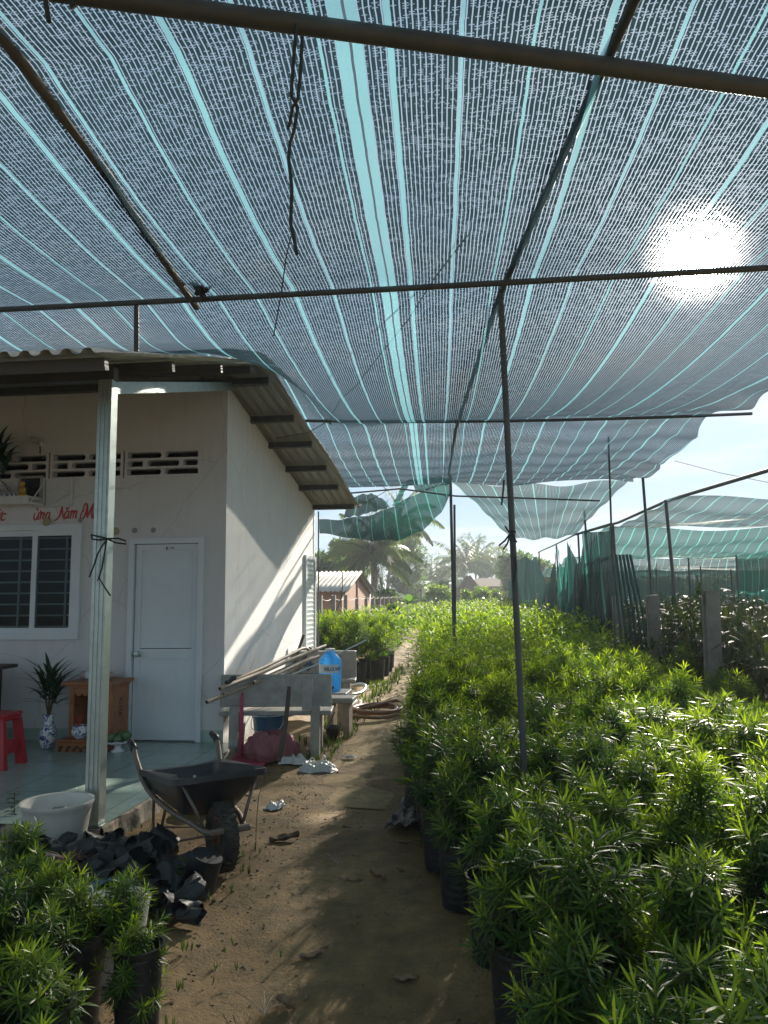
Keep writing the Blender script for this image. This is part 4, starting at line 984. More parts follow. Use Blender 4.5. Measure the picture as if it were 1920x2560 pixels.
# wooden spirit altar
t = thing('spirit_altar', 'small carved wooden floor altar with projecting step beside the door', 'altar', (-3.735, 7.33, FZ))
b = MB(); b.box((0, -.17, .045), (.50, .22, .09), None, .006); b.box((0, -.17, .10), (.52, .24, .02), None, .005); st_ = lift(t, b, 'step', M['wood_altar'])
b = MB()
for i in range(6): b.box((-.20+i*.08, -.284, .045), (.045, .006, .022), rzm(0), .003)
for i in range(7): b.lathe([(.018, 0), (.018, .004), (.0001, .005)], 12, (-.21+i*.07, -.2805, .022), rx(R(90)))
lift(st_, b, 'carving', M['wood_dark'])
for sx_ in (-1, 1):
    b = MB(); b.box((sx_*.205, .06, .36), (.035, .36, .50), None, .004); pn = lift(t, b, 'side_panel', M['wood_altar'])
    b = MB()
    for k in range(14):
        a = k/14*2*PI; b.box((sx_*.224, .06+.035*math.cos(a), .38+.085*math.sin(a)), (.004, .014, .014), rx(a), .002)
    for k in range(5): b.box((sx_*.224, .06+.018*math.sin(k*1.7), .32+k*.03), (.004, .03, .010), rx(k), .002)
    lift(pn, b, 'carving', M['wood_dark'])
b = MB(); b.box((0, .225, .36), (.375, .02, .50)); lift(t, b, 'back_panel', M['wood_altar'])
b = MB(); b.box((0, .03, .63), (.54, .46, .03), None, .006); b.box((0, .04, .60), (.47, .40, .03), None, .004); lift(t, b, 'top', M['wood_altar'])
for sx_ in (-1, 1):
    b = MB(); b.lathe([(.024, .11), (.024, .14), (.016, .16), (.018, .3), (.016, .5), (.024, .53), (.024, .58)], 14, (sx_*.19, -.10, 0)); lift(t, b, 'column', M['wood_altar'], smooth=True, angle=40)
b = MB(); b.box((0, -.105, .555), (.34, .02, .06), None, .004); 
for k in range(5): b.lathe([(.03, 0), (.03, .016), (.0001, .018)], 12, (-.13+k*.065, -.094, .53), rx(R(90)))
lift(t, b, 'lintel', M['wood_altar'])
b = MB(); b.box((0, .20, .33), (.26, .012, .36), rx(R(-3))); pnl = lift(t, b, 'gilt_panel', M['dark_glass_pic'])
for sx_ in (-.115, .115):
    b = MB(); b.box((sx_, .19, .33), (.02, .008, .36), rx(R(-3)), .002); lift(pnl, b, 'gilt_strip', M['gold'])
t = thing('incense_pot', 'round blue and white incense pot on the altar step', 'incense pot', (-3.80, 7.14, FZ+.111))
b = MB(); b.lathe([(.04, 0), (.05, .012), (.075, .05), (.078, .08), (.066, .105), (.082, .125), (.076, .125), (.06, .105), (.0001, .10)], 26); lift(t, b, 'body', M['porcelain'], smooth=True)
b = MB(); b.lathe([(.06, .1), (.05, .108), (.0001, .112)], 18); lift(t, b, 'ash', M['soil'])
b = MB(); rv2 = random.Random(8)
for k in range(9): b.tube([(rv2.uniform(-.03, .03), rv2.uniform(-.03, .03), .1), (rv2.uniform(-.05, .05), rv2.uniform(-.04, .04), .22)], .0018, 4)
lift(t, b, 'incense', M['red_letter'])
t = thing('tea_cup', 'small white cup with handle at the end of the altar step', 'cup', (-3.56, 7.12, FZ+.111))
b = MB(); b.lathe([(.018, 0), (.024, .005), (.034, .04), (.031, .04), (.02, .008), (.0001, .008)], 20); lift(t, b, 'body', M['porcelain'], smooth=True)
b = MB(); b.tube([(.03, 0, .035), (.05, 0, .032), (.05, 0, .014), (.028, 0, .012)], .004, 6); lift(t, b, 'handle', M['porcelain'])
t = thing('wrapped_bottle', 'wrapped bottle lying on top of the wooden floor altar', 'bottle', (-3.74, 7.36, FZ+.645+.043))
b = MB(); b.lathe([(.0001, -.19), (.03, -.188), (.042, -.17), (.042, .10), (.036, .13), (.016, .16), (.016, .20), (.0001, .202)], 20, (0, 0, 0), ry(R(90))); lift(t, b, 'body', M['paper_wrap'], smooth=True)
b = MB(); b.lathe([(.0432, -.12), (.0432, .02)], 20, (0, 0, 0), ry(R(90))); b.f.pop(); b.mi.pop(); lift(t, b, 'label', M['label_white'], smooth=True)
# plate of fruit
t = thing('fruit_dish', 'white footed dish with wavy rim on the tiles before the door', 'dish', (-3.40, 7.12, FZ))
b = MB(); b.lathe([(.06, 0), (.062, .008), (.032, .03), (.03, .055), (.05, .068), (.12, .085), (.145, .105), (.14, .107), (.11, .09), (.0001, .078)], 30)
for i, p in enumerate(b.v):
    r = math.hypot(p[0], p[1])
    if r > .11: a = math.atan2(p[1], p[0]); b.v[i] = (p[0], p[1], p[2]+.008*math.sin(a*9))
lift(t, b, 'body', M['porcelain'] if False else M['pvc'], smooth=True)
for k, (dx, dy, r, q) in enumerate(((-.06, -.01, .045, 0), (.0, .03, .05, 0), (.02, -.05, .042, 0), (.075, .01, .052, .01))):
    o = MB().lathe([(.0001, -r*.9), (r*.6, -r*.75), (r, 0), (r*.8, r*.6), (r*.3, r*.95), (.0001, r*.98)], 18).build('green_fruit', M['fruit'], smooth=True, loc=(-3.40+dx, 7.12+dy, FZ+.09+r*.8+q))
    tag(o, ['dull green fruit on the near side of the dish', 'biggest middle green fruit at the back of the dish', 'smallest green fruit at the front of the dish', 'rounder green fruit nearest the door on the dish'][k], 'fruit')
# wall shelf with its things
SY = WY
t = thing('wall_shelf', 'white wall shelf with side bracket above the window', 'shelf', (-4.93, SY, 2.55))
b = MB(); b.box((-.02, -.15, .078), (.80, .28, .02)); lift(t, b, 'board', M['plaster_front'])
b = MB(); b.box((-.02, -.283, .035), (.80, .014, .066)); lift(t, b, 'front_board', M['plaster_front'])
def brk(x):
    b = MB(); b.box((x, -.014, .16), (.022, .022, .31)); b.box((x, -.15, .012), (.022, .25, .022)); b.tube([(x, -.26, .02), (x, -.03, .25)], .011, 4); return b
for x in (.385,): lift(t, brk(x), 'bracket', M['plaster_front'])
b = MB(); b.box((.56, -.01, .16), (.30, .012, .29)); lift(t, b, 'back_board', M['plaster_front'])
b = MB(); b.box((.70, -.02, .16), (.022, .03, .31)); b.box((.55, -.02, .012), (.30, .03, .02)); b.tube([(.48, -.024, .02), (.695, -.024, .14)], .008, 4); lift(t, b, 'frame', M['plaster_front'])
SZ = 2.55+.088
t = thing('framed_picture', 'framed dark picture leaning on the wall shelf', 'picture', (-4.69, SY-.05, SZ))
b = MB(); w, h = .27, .25; tilt = rx(R(-6))
for (cx_, cz_, a, c) in ((0, .012, w, .024), (0, h-.012, w, .024), (-w/2+.012, h/2, .024, h-.048), (w/2-.012, h/2, .024, h-.048)): b.box(tilt @ Vector((cx_, 0, cz_)), (a, .018, c), tilt)
lift(t, b, 'frame', M['terrazzo'])
b = MB(); b.box(tilt @ Vector((0, .003, h/2)), (w-.046, .006, h-.046), tilt); lift(t, b, 'image', M['dark_glass_pic'])
t = thing('gilt_figurine', 'small seated gilt figurine in front of the framed picture', 'figurine', (-4.70, SY-.16, SZ))
b = MB(); b.lathe([(.052, 0), (.056, .02), (.045, .04), (.036, .05), (.038, .075), (.034, .10), (.02, .115), (.014, .12)], 20); lift(t, b, 'body', M['gold'], smooth=True)
b = MB(); b.lathe([(.0001, .115), (.018, .12), (.027, .14), (.024, .16), (.012, .172), (.0001, .175)], 18); lift(t, b, 'head', M['gold'], smooth=True)
for k, x in enumerate((-4.86, -4.80, -4.755)):
    o = MB().lathe([(.014, 0), (.018, .004), (.024, .04), (.021, .04), (.012, .008), (.0001, .008)], 18).build('tea_cup', M['porcelain'], smooth=True, loc=(x, SY-.20, SZ))
    tag(o, 'tiny blue and white cup in the row on the wall shelf', 'cup', 'cups on the wall shelf')
t = thing('flower_pot', 'blue and white flowerpot at the end of the wall shelf', 'flowerpot', (-5.03, SY-.20, SZ))
b = MB(); b.lathe([(.06, 0), (.075, .02), (.10, .07), (.105, .10), (.085, .12), (.11, .135), (.10, .135), (.08, .115), (.0001, .11)], 26); lift(t, b, 'body', M['porcelain'], smooth=True)
t = thing('shelf_plant', 'dark bushy houseplant on the wall shelf', 'plant', (-5.03, SY-.20, SZ+.10))
b = MB(); b.tube([(0, 0, 0), (.02, 0, .2), (.03, .0, .34)], .010, 6); lift(t, b, 'stem', M['stem'])
b = MB()
for (dx, dy, h, n) in ((0, 0, .18, 20), (.12, -.03, .30, 18), (-.1, 0, .30, 16), (.03, .03, .42, 18), (.17, -.05, .17, 12)):
    q = leafy(n, rv, .23, .045, (dx, dy, h-.06), droop=.35); b.add(q.v, q.f)
b.blade((.08, -.05, .12), (.5, -.1, -.3), (0, 0, 1), .30, .02, .25, 6); b.blade((.06, -.05, .1), (.6, -.1, -.1), (0, 0, 1), .30, .018, .5, 6)
lift(t, b, 'foliage', M['leaf_dark'], smooth=True)
# little wall lamp
t = thing('wall_lamp', 'small bulb lamp on a bent cable above the vent blocks', 'lamp', (-4.61, SY, 3.24))
b = MB(); b.lathe([(.03, 0), (.03, .02), (.02, .03), (.0001, .03)], 16, (0, 0, 0), rx(R(90))); lift(t, b, 'base', M['pvc'])
b = MB(); b.lathe([(.014, 0), (.016, .03), (.03, .06), (.032, .085), (.02, .108), (.0001, .115)], 18, (-.01, -.03, -.005), rx(R(60)) @ ry(R(-25))); lift(t, b, 'bulb', M['glass_bulb'] if 'glass_bulb' in M else M['terrazzo'], smooth=True)
b = MB(); b.tube([(.0, -.02, -.02), (.005, -.02, -.06), (.0, -.012, -.10), (.03, -.008, -.14)], .006, 6); lift(t, b, 'cable', M['strap'])
# paper flowers stuck on the wall
for k, (x, z, r, mt, lab) in enumerate(((-4.49, 2.385, .042, 'medal', 'yellowish paper flower under the red word group at the window head'), (-4.125, 2.40, .026, 'medal_grey', 'small grey paper flower at the window frame corner'), (-3.73, 2.275, .042, 'medal', 'yellowish paper flower between the porch post and the door'),
        (-3.52, 2.28, .028, 'medal_grey', 'small grey paper flower over the hinge side of the door frame'), (-3.315, 2.28, .028, 'medal_grey', 'small grey paper flower over the middle of the door'))):
    b = MB(); yy = SY-.004 if k != 0 else SY-.040
    b.lathe([(r, 0), (r, .003), (r*.86, .005), (r*.82, .003), (.0001, .003)], 28, (0, 0, 0), rx(R(90)))
    for j in range(8): a = j*PI/4; b.box((r*.5*math.cos(a), -.005, r*.5*math.sin(a)), (r*.62, .003, r*.13), ry(-a))
    b.lathe([(r*.2, .003), (r*.2, .007), (.0001, .008)], 12, (0, 0, 0), rx(R(90)))
    tag(b.build('paper_flower', M[mt], loc=(x, yy, z)), lab, 'wall decoration')
# red new-year lettering, brush strokes
def crv(pts, n=6):
    out = []; P_ = [Vector(p) for p in pts]; k = len(P_)
    for i in range(k-1):
        a, b_, c, d = P_[max(i-1, 0)], P_[i], P_[i+1], P_[min(i+2, k-1)]
        for j in range(n):
            t = j/n; out.append(.5*((2*b_)+(c-a)*t+(2*a-5*b_+4*c-d)*t*t+(3*b_-a-3*c+d)*t**3))
    return out+[P_[-1]]
GL_ = {
 'u': [[(0, .5), (.01, .15), (.12, 0), (.26, .15), (.30, .5)], [(.30, .5), (.30, .1), (.40, .02)]],
 'c': [[(.34, .40), (.24, .5), (.08, .4), (.04, .15), (.17, 0), (.36, .10)]],
 'n': [[(0, .45), (.06, .48), (.05, 0)], [(.05, .25), (.17, .5), (.27, .42), (.25, .08), (.38, .02)]],
 'g': [[(.30, .42), (.15, .5), (.03, .28), (.10, .04), (.24, .10), (.31, .42)], [(.31, .5), (.30, -.1), (.16, -.33), (-.05, -.26), (.1, -.12), (.42, .02)]],
 'a': [[(.30, .42), (.15, .5), (.03, .28), (.09, .02), (.22, .08), (.31, .42)], [(.31, .5), (.30, .1), (.40, .02)]],
 'm': [[(0, .45), (.06, .48), (.05, 0)], [(.05, .25), (.15, .5), (.23, .42), (.21, 0)], [(.22, .25), (.33, .5), (.42, .42), (.40, .08), (.53, .02)]],
 'N': [[(-.28, -.10), (-.12, -.02), (.02, .25), (.06, .85), (-.02, .98)], [(.04, .98), (.16, .45), (.34, -.02)]],
 'M': [[(.05, .55), (-.02, .2), (.06, -.02), (.22, .10), (.30, .6), (.22, .92), (.08, .80), (.10, .4)], [(.30, .85), (.36, .4), (.42, .05)], [(.42, .05), (.55, .55), (.66, .95)], [(.66, .95), (.66, .4), (.76, .0)]],
 'o': [[(.18, .5), (.04, .3), (.10, .03), (.24, .06), (.32, .28), (.18, .5)]], 'i': [[(.05, .5), (.05, .1), (.16, .02)]],
 'horn': [[(.30, .48), (.42, .55), (.40, .66)]], 'acute': [[(.12, .62), (.26, .80)]], 'grave': [[(.06, .82), (.20, .64)]], 'breve': [[(.05, .74), (.14, .62), (.27, .74)]],
}
def word(spec, x, z, s, label):
    b = MB(); 
    for (ch, dx) in spec:
        for stx in GL_[ch]:
            pts = crv([((p[0]+dx+p[1]*.18)*s, 0, p[1]*s) for p in stx])
            k = len(pts); rr_ = [s*.055*(.55+.45*math.sin(PI*(i+.6)/k)) for i in range(k)]
            b.tube(pts, rr_, 7)
    for i, p in enumerate(b.v): b.v[i] = (p[0], p[1]*.25-.004, p[2])
    tag(b.build('wall_lettering', M['red_letter'], smooth=True, loc=(x, SY, z)), label, 'lettering')
word([('u', 0), ('horn', 0), ('acute', 0), ('c', .40)], -5.10, 2.415, .155, 'cursive red letters uc with accents at the start of the wall greeting')
word([('u', 0), ('horn', 0), ('grave', 0), ('n', .42), ('g', .82)], -4.66, 2.415, .155, 'cursive red letters ung with accents in the wall greeting')
word([('N', .1), ('a', .42), ('breve', .42), ('m', .83)], -4.39, 2.42, .165, 'cursive red word meaning year in the wall greeting')
word([('M', .0), ('o', .78), ('horn', .75), ('acute', .75), ('i', 1.14)], -4.13, 2.415, .175, 'cursive red word with capital M at the porch post')
# ------------------------------------------------------------------ wheelbarrow
WBX, WBY, TH = -1.482, 4.469, .659
t = thing('wheelbarrow', 'muddy black wheelbarrow with one wheel beside the porch edge', 'wheelbarrow', (WBX, WBY, 0), TH)
# local axes: +y runs back towards the handles, +x across
def tray_ring(z, uF, uB, wF, wB, rad, n=40):
    out = []
    c = [(wF, uF), (wB, uB), (-wB, uB), (-wF, uF)]; k = len(c)
    for i in range(k):
        p, q, r_ = Vector(c[i-1]), Vector(c[i]), Vector(c[(i+1) % k])
        a = q+(p-q).normalized()*rad; d = q+(r_-q).normalized()*rad
        for j in range(n//4):
            s = j/(n//4-1); out.append((a*(1-s)**2+q*2*s*(1-s)+d*s*s))
    return [(v.x, v.y, z if not callable(z) else z(v)) for v in out]
zr = lambda v: .56-(v.y+.04)*.15+.018*abs(v.x/.25)**2*(1 if v.y > .1 else -.3)
rings = [tray_ring(zr, -.08, .94, .29, .29, .17), tray_ring(lambda v: zr(v)-.036, -.082, .942, .292, .292, .17), tray_ring(lambda v: zr(v)-.030, -.05, .92, .25, .265, .15), tray_ring(lambda v: zr(v)-.12, .02, .85, .225, .235, .14), tray_ring(lambda v: .29-.03*v.y, .16, .66, .16, .17, .12), tray_ring(lambda v: .275-.03*v.y, .22, .60, .12, .13, .09)]
inn = [tray_ring(lambda v: .288-.03*v.y, .22, .60, .12, .13, .09), tray_ring(lambda v: .305-.03*v.y, .17, .65, .155, .165, .12), tray_ring(lambda v: zr(v)-.12, .035, .835, .212, .222, .14), tray_ring(lambda v: zr(v)-.006, -.03, .90, .235, .25, .15)]
b = MB(); allr = rings[::-1]+[rings[0]] ; seq = rings[::-1]+inn[::-1]
n = len(seq[0]); vs = [p for r_ in seq for p in r_]
fs = [(i*n+j, i*n+(j+1) % n, (i+1)*n+(j+1) % n, (i+1)*n+j) for i in range(len(seq)-1) for j in range(n)]
fs += [tuple(range(n))[::-1], tuple((len(seq)-1)*n+j for j in range(n))]
b.add(vs, fs); tray = lift(t, b, 'tray', M['tray'], smooth=True, angle=38)
b = MB()
for (x, y) in ((-.12, .855), (.10, .855), (-.236, .45), (.236, .5)): b.lathe([(.012, 0), (.012, .004), (.0001, .006)], 10, (x*.95, y*.985, zr(Vector((x, y)))-.075), rx(R(60)) if y > .8 else ry(R(-60 if x > 0 else 60)))
lift(tray, b, 'rivet', M['galv'])
for sx_ in (-1, 1):
    b = MB(); pts = crv([(sx_*.095, -.135, .262), (sx_*.115, -.05, .245), (sx_*.15, .12, .262), (sx_*.19, .4, .27), (sx_*.25, .72, .34), (sx_*.285, .90, .50), (sx_*.288, .955, .565), (sx_*.29, 1.03, .585)])
    b.tube(pts, .0175, 9); rail = lift(t, b, 'handle', M['barrow_steel'], smooth=True)
    b = MB(); b.tube([(sx_*.288, .945, .555), (sx_*.29, .99, .578), (sx_*.29, 1.07, .590)], [.024, .024, .022], 10); lift(rail, b, 'grip', M['black_plastic'], smooth=True)
    b = MB(); b.tube([(sx_*.115, -.03, .25), (sx_*.16, -.0, .36), (sx_*.225, .04, .50)], .010, 7); lift(t, b, 'brace', M['barrow_steel'], smooth=True)
    b = MB(); b.tube(crv([(sx_*.19, .50, .28), (sx_*.20, .58, .10), (sx_*.205, .60, .0), (sx_*.205, .68, .0), (sx_*.21, .72, .12), (sx_*.22, .68, .32)]), .010, 7); lift(t, b, 'leg', M['barrow_steel'], smooth=True)
b = MB(); b.tube([(-.215, .61, .02), (.215, .61, .02)], .009, 7); b.tube([(-.2, .55, .14), (.2, .66, .05)], .006, 6); lift(t, b, 'leg_stay', M['barrow_steel'])
b = MB(); b.box((0, -.14, .262), (.24, .035, .035), None, .008); lift(t, b, 'bumper', M['barrow_steel'])
b = MB(); b.tube([(-.10, 0, .19), (.10, 0, .19)], .010, 8); lift(t, b, 'axle', M['barrow_steel'])
wh = MB(); rt, rw = .19, .045
prof = [(.118, -.028), (.135, -.040), (.165, -.046), (.183, -.038), (.188, -.018), (.19, 0), (.188, .018), (.183, .038), (.165, .046), (.135, .040), (.118, .028), (.112, 0), (.118, -.028)]
wh.lathe(prof, 40, (0, 0, .19), ry(R(90)))
for k in range(30):
    a = 2*PI*k/30
    for s in (-1, 1):
        c = Vector((s*.020, .1885*math.cos(a+s*.05), .19+.1885*math.sin(a+s*.05))); wh.box(c, (.040, .017, .012), rx(a-PI/2) @ rzm(s*.45), .002)
wheel = lift(t, wh, 'wheel', M['tyre'], smooth=True, angle=35)
b = MB(); b.lathe([(.118, -.026), (.105, -.030), (.095, -.012), (.05, -.014), (.03, -.04), (.03, .04), (.05, .014), (.095, .012), (.105, .030), (.118, .026)], 30, (0, 0, .19), ry(R(90))); lift(wheel, b, 'rim', M['rim'], smooth=True, angle=35)
strap([[t.matrix_basis @ Vector((.262, -.03, .53)), t.matrix_basis @ Vector((.20, -.06, .4)), t.matrix_basis @ Vector((.175, -.09, .24)), t.matrix_basis @ Vector((.17, -.10, .10))]], .0025, 'thin cord hanging from the front lip of the wheelbarrow', 'cord', M['bark'])

# big white flower pot
t = thing('flower_pot', 'large empty glazed white flower pot at the foot of the porch post', 'flowerpot', (-2.56, 4.57, 0))
b = MB(); b.lathe([(.15, 0), (.155, .02), (.172, .12), (.196, .28), (.205, .315), (.216, .33), (.215, .345), (.198, .342), (.188, .31), (.16, .16), (.15, .15)], 44); lift(t, b, 'body', M['white_pot'], smooth=True, angle=60)
b = MB(); b.lathe([(.176, .25), (.12, .26), (.0001, .265)], 24); 
lift(t, b, 'soil', M['terrazzo'])
tag(MB().box((0, 0, .03), (.09, .07, .05), rzm(.5) @ rx(.3), .015).build('stone', M['concrete'], loc=(-2.53, 4.54, .255)), 'grey stone lying inside the large white flower pot', 'stone')
def rimpot(loc, label, mt, r=.14, h=.26):
    t = thing('flower_pot', label, 'flowerpot', loc)
    b = MB(); b.lathe([(r*.7, 0), (r*.9, h*.6), (r*.98, h-.03), (r*1.03, h-.012), (r*1.0, h), (r*.9, h-.005), (r*.85, h*.6), (r*.66, h*.35)], 32); lift(t, b, 'body', mt, smooth=True, angle=60)
    b = MB(); b.lathe([(r*.8, h*.42), (.0001, h*.45)], 20); lift(t, b, 'soil', M['soil'])
rimpot((-1.53, 3.24, 0), 'round light rimmed flower pot among the corner shrubs by the black bags', M['white_pot'], .135, .31)
rimpot((-.22, 4.90, 0), 'pale clay flower pot wedged in the shrub bed edge by the path', M['bark'], .135, .46)

# heap of black nursery bags
rb_ = random.Random(21)
def bag_mesh(k):
    h = rb_.uniform(.12, .18); r = rb_.uniform(.048, .07); b = MB(); n = 18; m = 9; ph = [rb_.uniform(0, 6.3) for _ in range(6)]
    crush = rb_.uniform(.15, .55)
    def fn(u, v):
        a = u*2*PI; rr = r*(.86+.16*v)*(1+crush*.22*math.sin(2*a+ph[0])*v+.07*math.sin(5*a+ph[1]+v*3)+.05*math.sin(9*a+ph[2]-v*6))
        return (rr*math.cos(a)+crush*.05*math.sin(v*2.5+ph[3]), rr*math.sin(a)*(1-crush*.55*v), h*v+.012*math.sin(3*a+ph[4])*v)
    b.grid(fn, n, m); b.grid(lambda u, v: tuple(Vector(fn(u, 0))*(v) + Vector((0, 0, .001))*0), n, 1)
    return b.build('nursery_bag', M['bag'], smooth=True, angle=50)
bags = [bag_mesh(k) for k in range(8)]; bag_me = [o.data for o in bags]
for o in bags: bpy.data.objects.remove(o)
GBAG = 'heap of used black nursery bags'; nb = 0
for k in range(300):
    u = rb_.random(); v = rb_.random(); x = -3.05+1.72*u-.25*v; y = 3.62+1.12*v
    if u < .22 and v > .75: continue
    if math.hypot(x+2.56, y-4.57) < .23: continue
    if x > -1.80 and y > 4.30 or y > 4.80 or (x > -1.6 and y < 3.72): continue
    pile = max(0, 1-abs(u-.4)*1.5)*max(0, 1-abs(v-.42)*1.8); z = .05+.17*pile*rb_.random()
    o = bpy.data.objects.new('nursery_bag', rb_.choice(bag_me)); COL.objects.link(o); o.location = (x, y, z)
    o.rotation_euler = (rb_.uniform(.9, 2.1)*rb_.choice((-1, 1)), rb_.uniform(-.4, .4), rb_.uniform(0, 6.28)); s = rb_.uniform(.8, 1.15); o.scale = (s, s, s)
    tag(o, 'crumpled empty black nursery bag in the heap below the porch', 'nursery bag', GBAG); nb += 1
b = MB(); fn = lambda u, v: ((.10-.015*v)*math.cos(u*2*PI), (.10-.015*v)*math.sin(u*2*PI)*(1-.15*v), .20*v+.02*math.sin(u*9)*(1-v))
b.grid(fn, 24, 8); b.grid(lambda u, v: (.085*v*math.cos(u*2*PI), .0723*v*math.sin(u*2*PI), .199), 24, 1)
o = b.build('black_pot', M['black_plastic'], smooth=True, loc=(-1.52, 4.16, .012)); o.rotation_euler = (R(14), R(18), .3); tag(o, 'upturned black pot at the foot of the barrow wheel', 'pot')
# litter near the heap: brown dried sprig, blue film
b = MB(); rl = random.Random(4)
for k in range(46):
    a = rl.uniform(0, 6.28); b.blade((rl.uniform(-.07, .07), rl.uniform(-.06, .06), .0), (math.cos(a), math.sin(a), rl.uniform(.1, .8)), (0, 0, 1), rl.uniform(.07, .13), .007, .5, 3)
tag(b.build('dried_sprig', simple('rust_leaf', (.20, .09, .05), (.13, .06, .035), .8, 0, 20, 0), loc=(-2.15, 3.95, .21)), 'rust brown dried sprig on the heap of black bags', 'dried sprig')
from mathutils import noise as mnz
def crumple(name, loc, sx_, sy_, h, mt, label, cat, seed, rz=0.0, thick=True):
    r_ = random.Random(seed); ph = [r_.uniform(0, 6.3) for _ in range(10)]; b = MB()
    def fn(u, v):
        x, y = (u-.5), (v-.5); e = max(0, 1-(2*abs(x))**3)*max(0, 1-(2*abs(y))**3)
        edge = 1+.18*math.sin(7*u+ph[0])+.15*math.sin(9*v+ph[1])
        q = Vector((u*3+ph[2], v*3+ph[3], seed)); z = h*min(1, e*1.5)*(.38+.55*mnz.noise(q*1.1)+.18*abs(mnz.noise(q*3.4))+.10*abs(mnz.noise(q*8.0)))
        return (x*sx_*edge, y*sy_*(1+.2*math.sin(8*u+ph[6])), max(.004, z))
    b.grid(fn, 46, 40); o = b.build(name, mt, smooth=True, loc=loc); o.rotation_euler = (0, 0, rz); return tag(o, label, cat)
crumple('plastic_film', (-1.88, 3.78, .14), .28, .10, .06, simple('blue_film', (.08, .17, .30), (.05, .10, .2), .35, 0, 14, .4), 'torn blue plastic film on the heap of black bags', 'plastic film', 3, .5)
bag_ = crumple('plastic_bag', (-1.44, 7.08, -.01), .36, .26, .13, M['plastic_film'], 'crumpled white plastic bag on the dirt near the bench', 'plastic bag', 5, .2)
for k, (dx, dy, rz_) in enumerate(((-.07, .0, .4), (.03, .05, 2.0))):
    b = MB(); b.tube(crv([(-.035, 0, .03), (-.03, .0, .09), (0, .015, .115), (.03, 0, .085), (.035, .01, .03)]), [.006]*25, 6); o_ = b.build('handle', M['plastic_film'], bag_, smooth=True); o_.location = (dx, dy, 0); o_.rotation_euler = (.3, 0, rz_)
crumple('plastic_scrap', (-1.52, 5.85, -.014), .17, .12, .06, M['plastic_film'], 'small white and grey scrap lying alone in the dirt', 'litter', 9, .9)
crumple('plastic_scrap', (-1.22, 7.55, .01), .13, .07, .035, M['plastic_film'], 'thin white scrap at the path edge beyond the white plastic bag', 'litter', 12, .1)
t = thing('feed_tray', 'flat pale litter tray with scraps under the wheelbarrow', 'tray', (-2.0, 5.72, .0), .3)
b = MB(); b.lathe([(.15, 0), (.20, .045), (.205, .05), (.19, .046), (.14, .012), (.0001, .012)], 26); lift(t, b, 'body', M['concrete'], smooth=True)
crumple('paper_scrap', (-2.0, 5.72, .05), .34, .22, .05, M['plastic_film'], 'white paper scraps heaped on the litter tray', 'litter', 15, .4)

# dry leaves on the dirt
def dryleaf(px, py, Lg, Wd, rz, label, mt='dry_leaf', curl=.25, seed=0):
    p = on_z(px, py, .008); r_ = random.Random(seed+3); b = MB(); n = 10; m = 6
    def fn(u, v):
        s = u-.5; wv = Wd*math.sin(PI*min(.97, max(.03, u**.85)))**.75*(v-.5)
        return (s*Lg, wv, .006+curl*abs(v-.5)*Wd*1.1+.10*Lg*s*s*(1+curl)+.004*math.sin(u*14+v*6+seed))
    b.grid(fn, n*2, m); o = b.build('dry_leaf', M[mt], smooth=True, loc=(p.x, p.y, hgt(p.x, p.y)-.012+.002)); o.rotation_euler = (R(r_.uniform(-6, 6)), R(r_.uniform(-6, 6)), rz); tag(o, label, 'dry leaf')
dryleaf(712, 2098, .20, .10, .5, 'broad brown bark like leaf next to the sunny patch', 'bark', .5, 1)
dryleaf(944, 2190, .135, .05, -.75, 'curled pale husk on the dark dirt nearest the shrub pots', 'dry_leaf', .9, 2)
dryleaf(878, 2194, .14, .03, .05, 'slim pale leaf beside the curled husk', 'dry_leaf', .2, 3)
dryleaf(776, 2378, .15, .042, .35, 'long grey brown veined leaf in the middle of the path dirt', 'dry_leaf', .3, 4)
dryleaf(712, 2500, .10, .055, -.5, 'golden brown curled leaf with serrated edge', 'dry_leaf', .8, 5)
dryleaf(1015, 2440, .11, .042, .2, 'tan leaf lying alone in the dark shade', 'dry_leaf', .4, 6)
dryleaf(722, 2550, .08, .045, .6, 'pale leaf tip at the bottom edge of the dirt', 'dry_leaf', .5, 7)
dryleaf(1120, 2555, .12, .02, .7, 'slender tan leaf sliver by the nearest shrub pots', 'dry_leaf', .2, 8)
dryleaf(1008, 2095, .13, .03, .2, 'grey twig like leaf at the end of the black film', 'dry_leaf', .2, 9)
# dry grass stalks
for (px, py, lab, sd_) in ((660, 2540, 'tuft of dry straw stalks at the dirt edge', 2), (845, 2163, 'thin dry grass wisp on the shade border', 5)):
    p = on_z(px, py, 0); b = MB(); r_ = random.Random(sd_)
    for k in range(7):
        a = r_.uniform(-.7, .9)+PI/2; l_ = r_.uniform(.08, .22); b.tube([(0, 0, .004), (math.cos(a)*l_*.5, math.sin(a)*l_*.5, .014), (math.cos(a)*l_, math.sin(a)*l_, .006)], .0016, 4)
    tag(b.build('straw', M['bamboo'], loc=(p.x, p.y, .004)), lab, 'straw')
# black mulch film at the bed edge
fl = curve = [(-.55, 5.35), (-.50, 5.9), (-.46, 6.5), (-.52, 7.0)]
b = MB()
def film(u, v):
    y = 5.25+1.55*u; xl = interp(y, [(5.2, -.62), (5.6, -.60), (6.2, -.56), (6.9, -.56)]); x = xl+.30*v
    return (x, y+.03*math.sin(v*9), .02+.11*v**1.3*(1-.35*math.sin(u*7))+.014*math.sin(u*31+v*7)+.012*math.sin(v*23+u*13)+.008*math.sin(u*67))
b.grid(film, 70, 18); o = b.build('plastic_film', simple('black_film', (.014, .015, .017), (.03, .03, .03), .24, 0, 20, .8, bdist=.01), smooth=True); tag(o, 'glossy wrinkled black film at the foot of the shrub bed', 'plastic film')
md = o.modifiers.new('t', 'SOLIDIFY'); md.thickness = .002

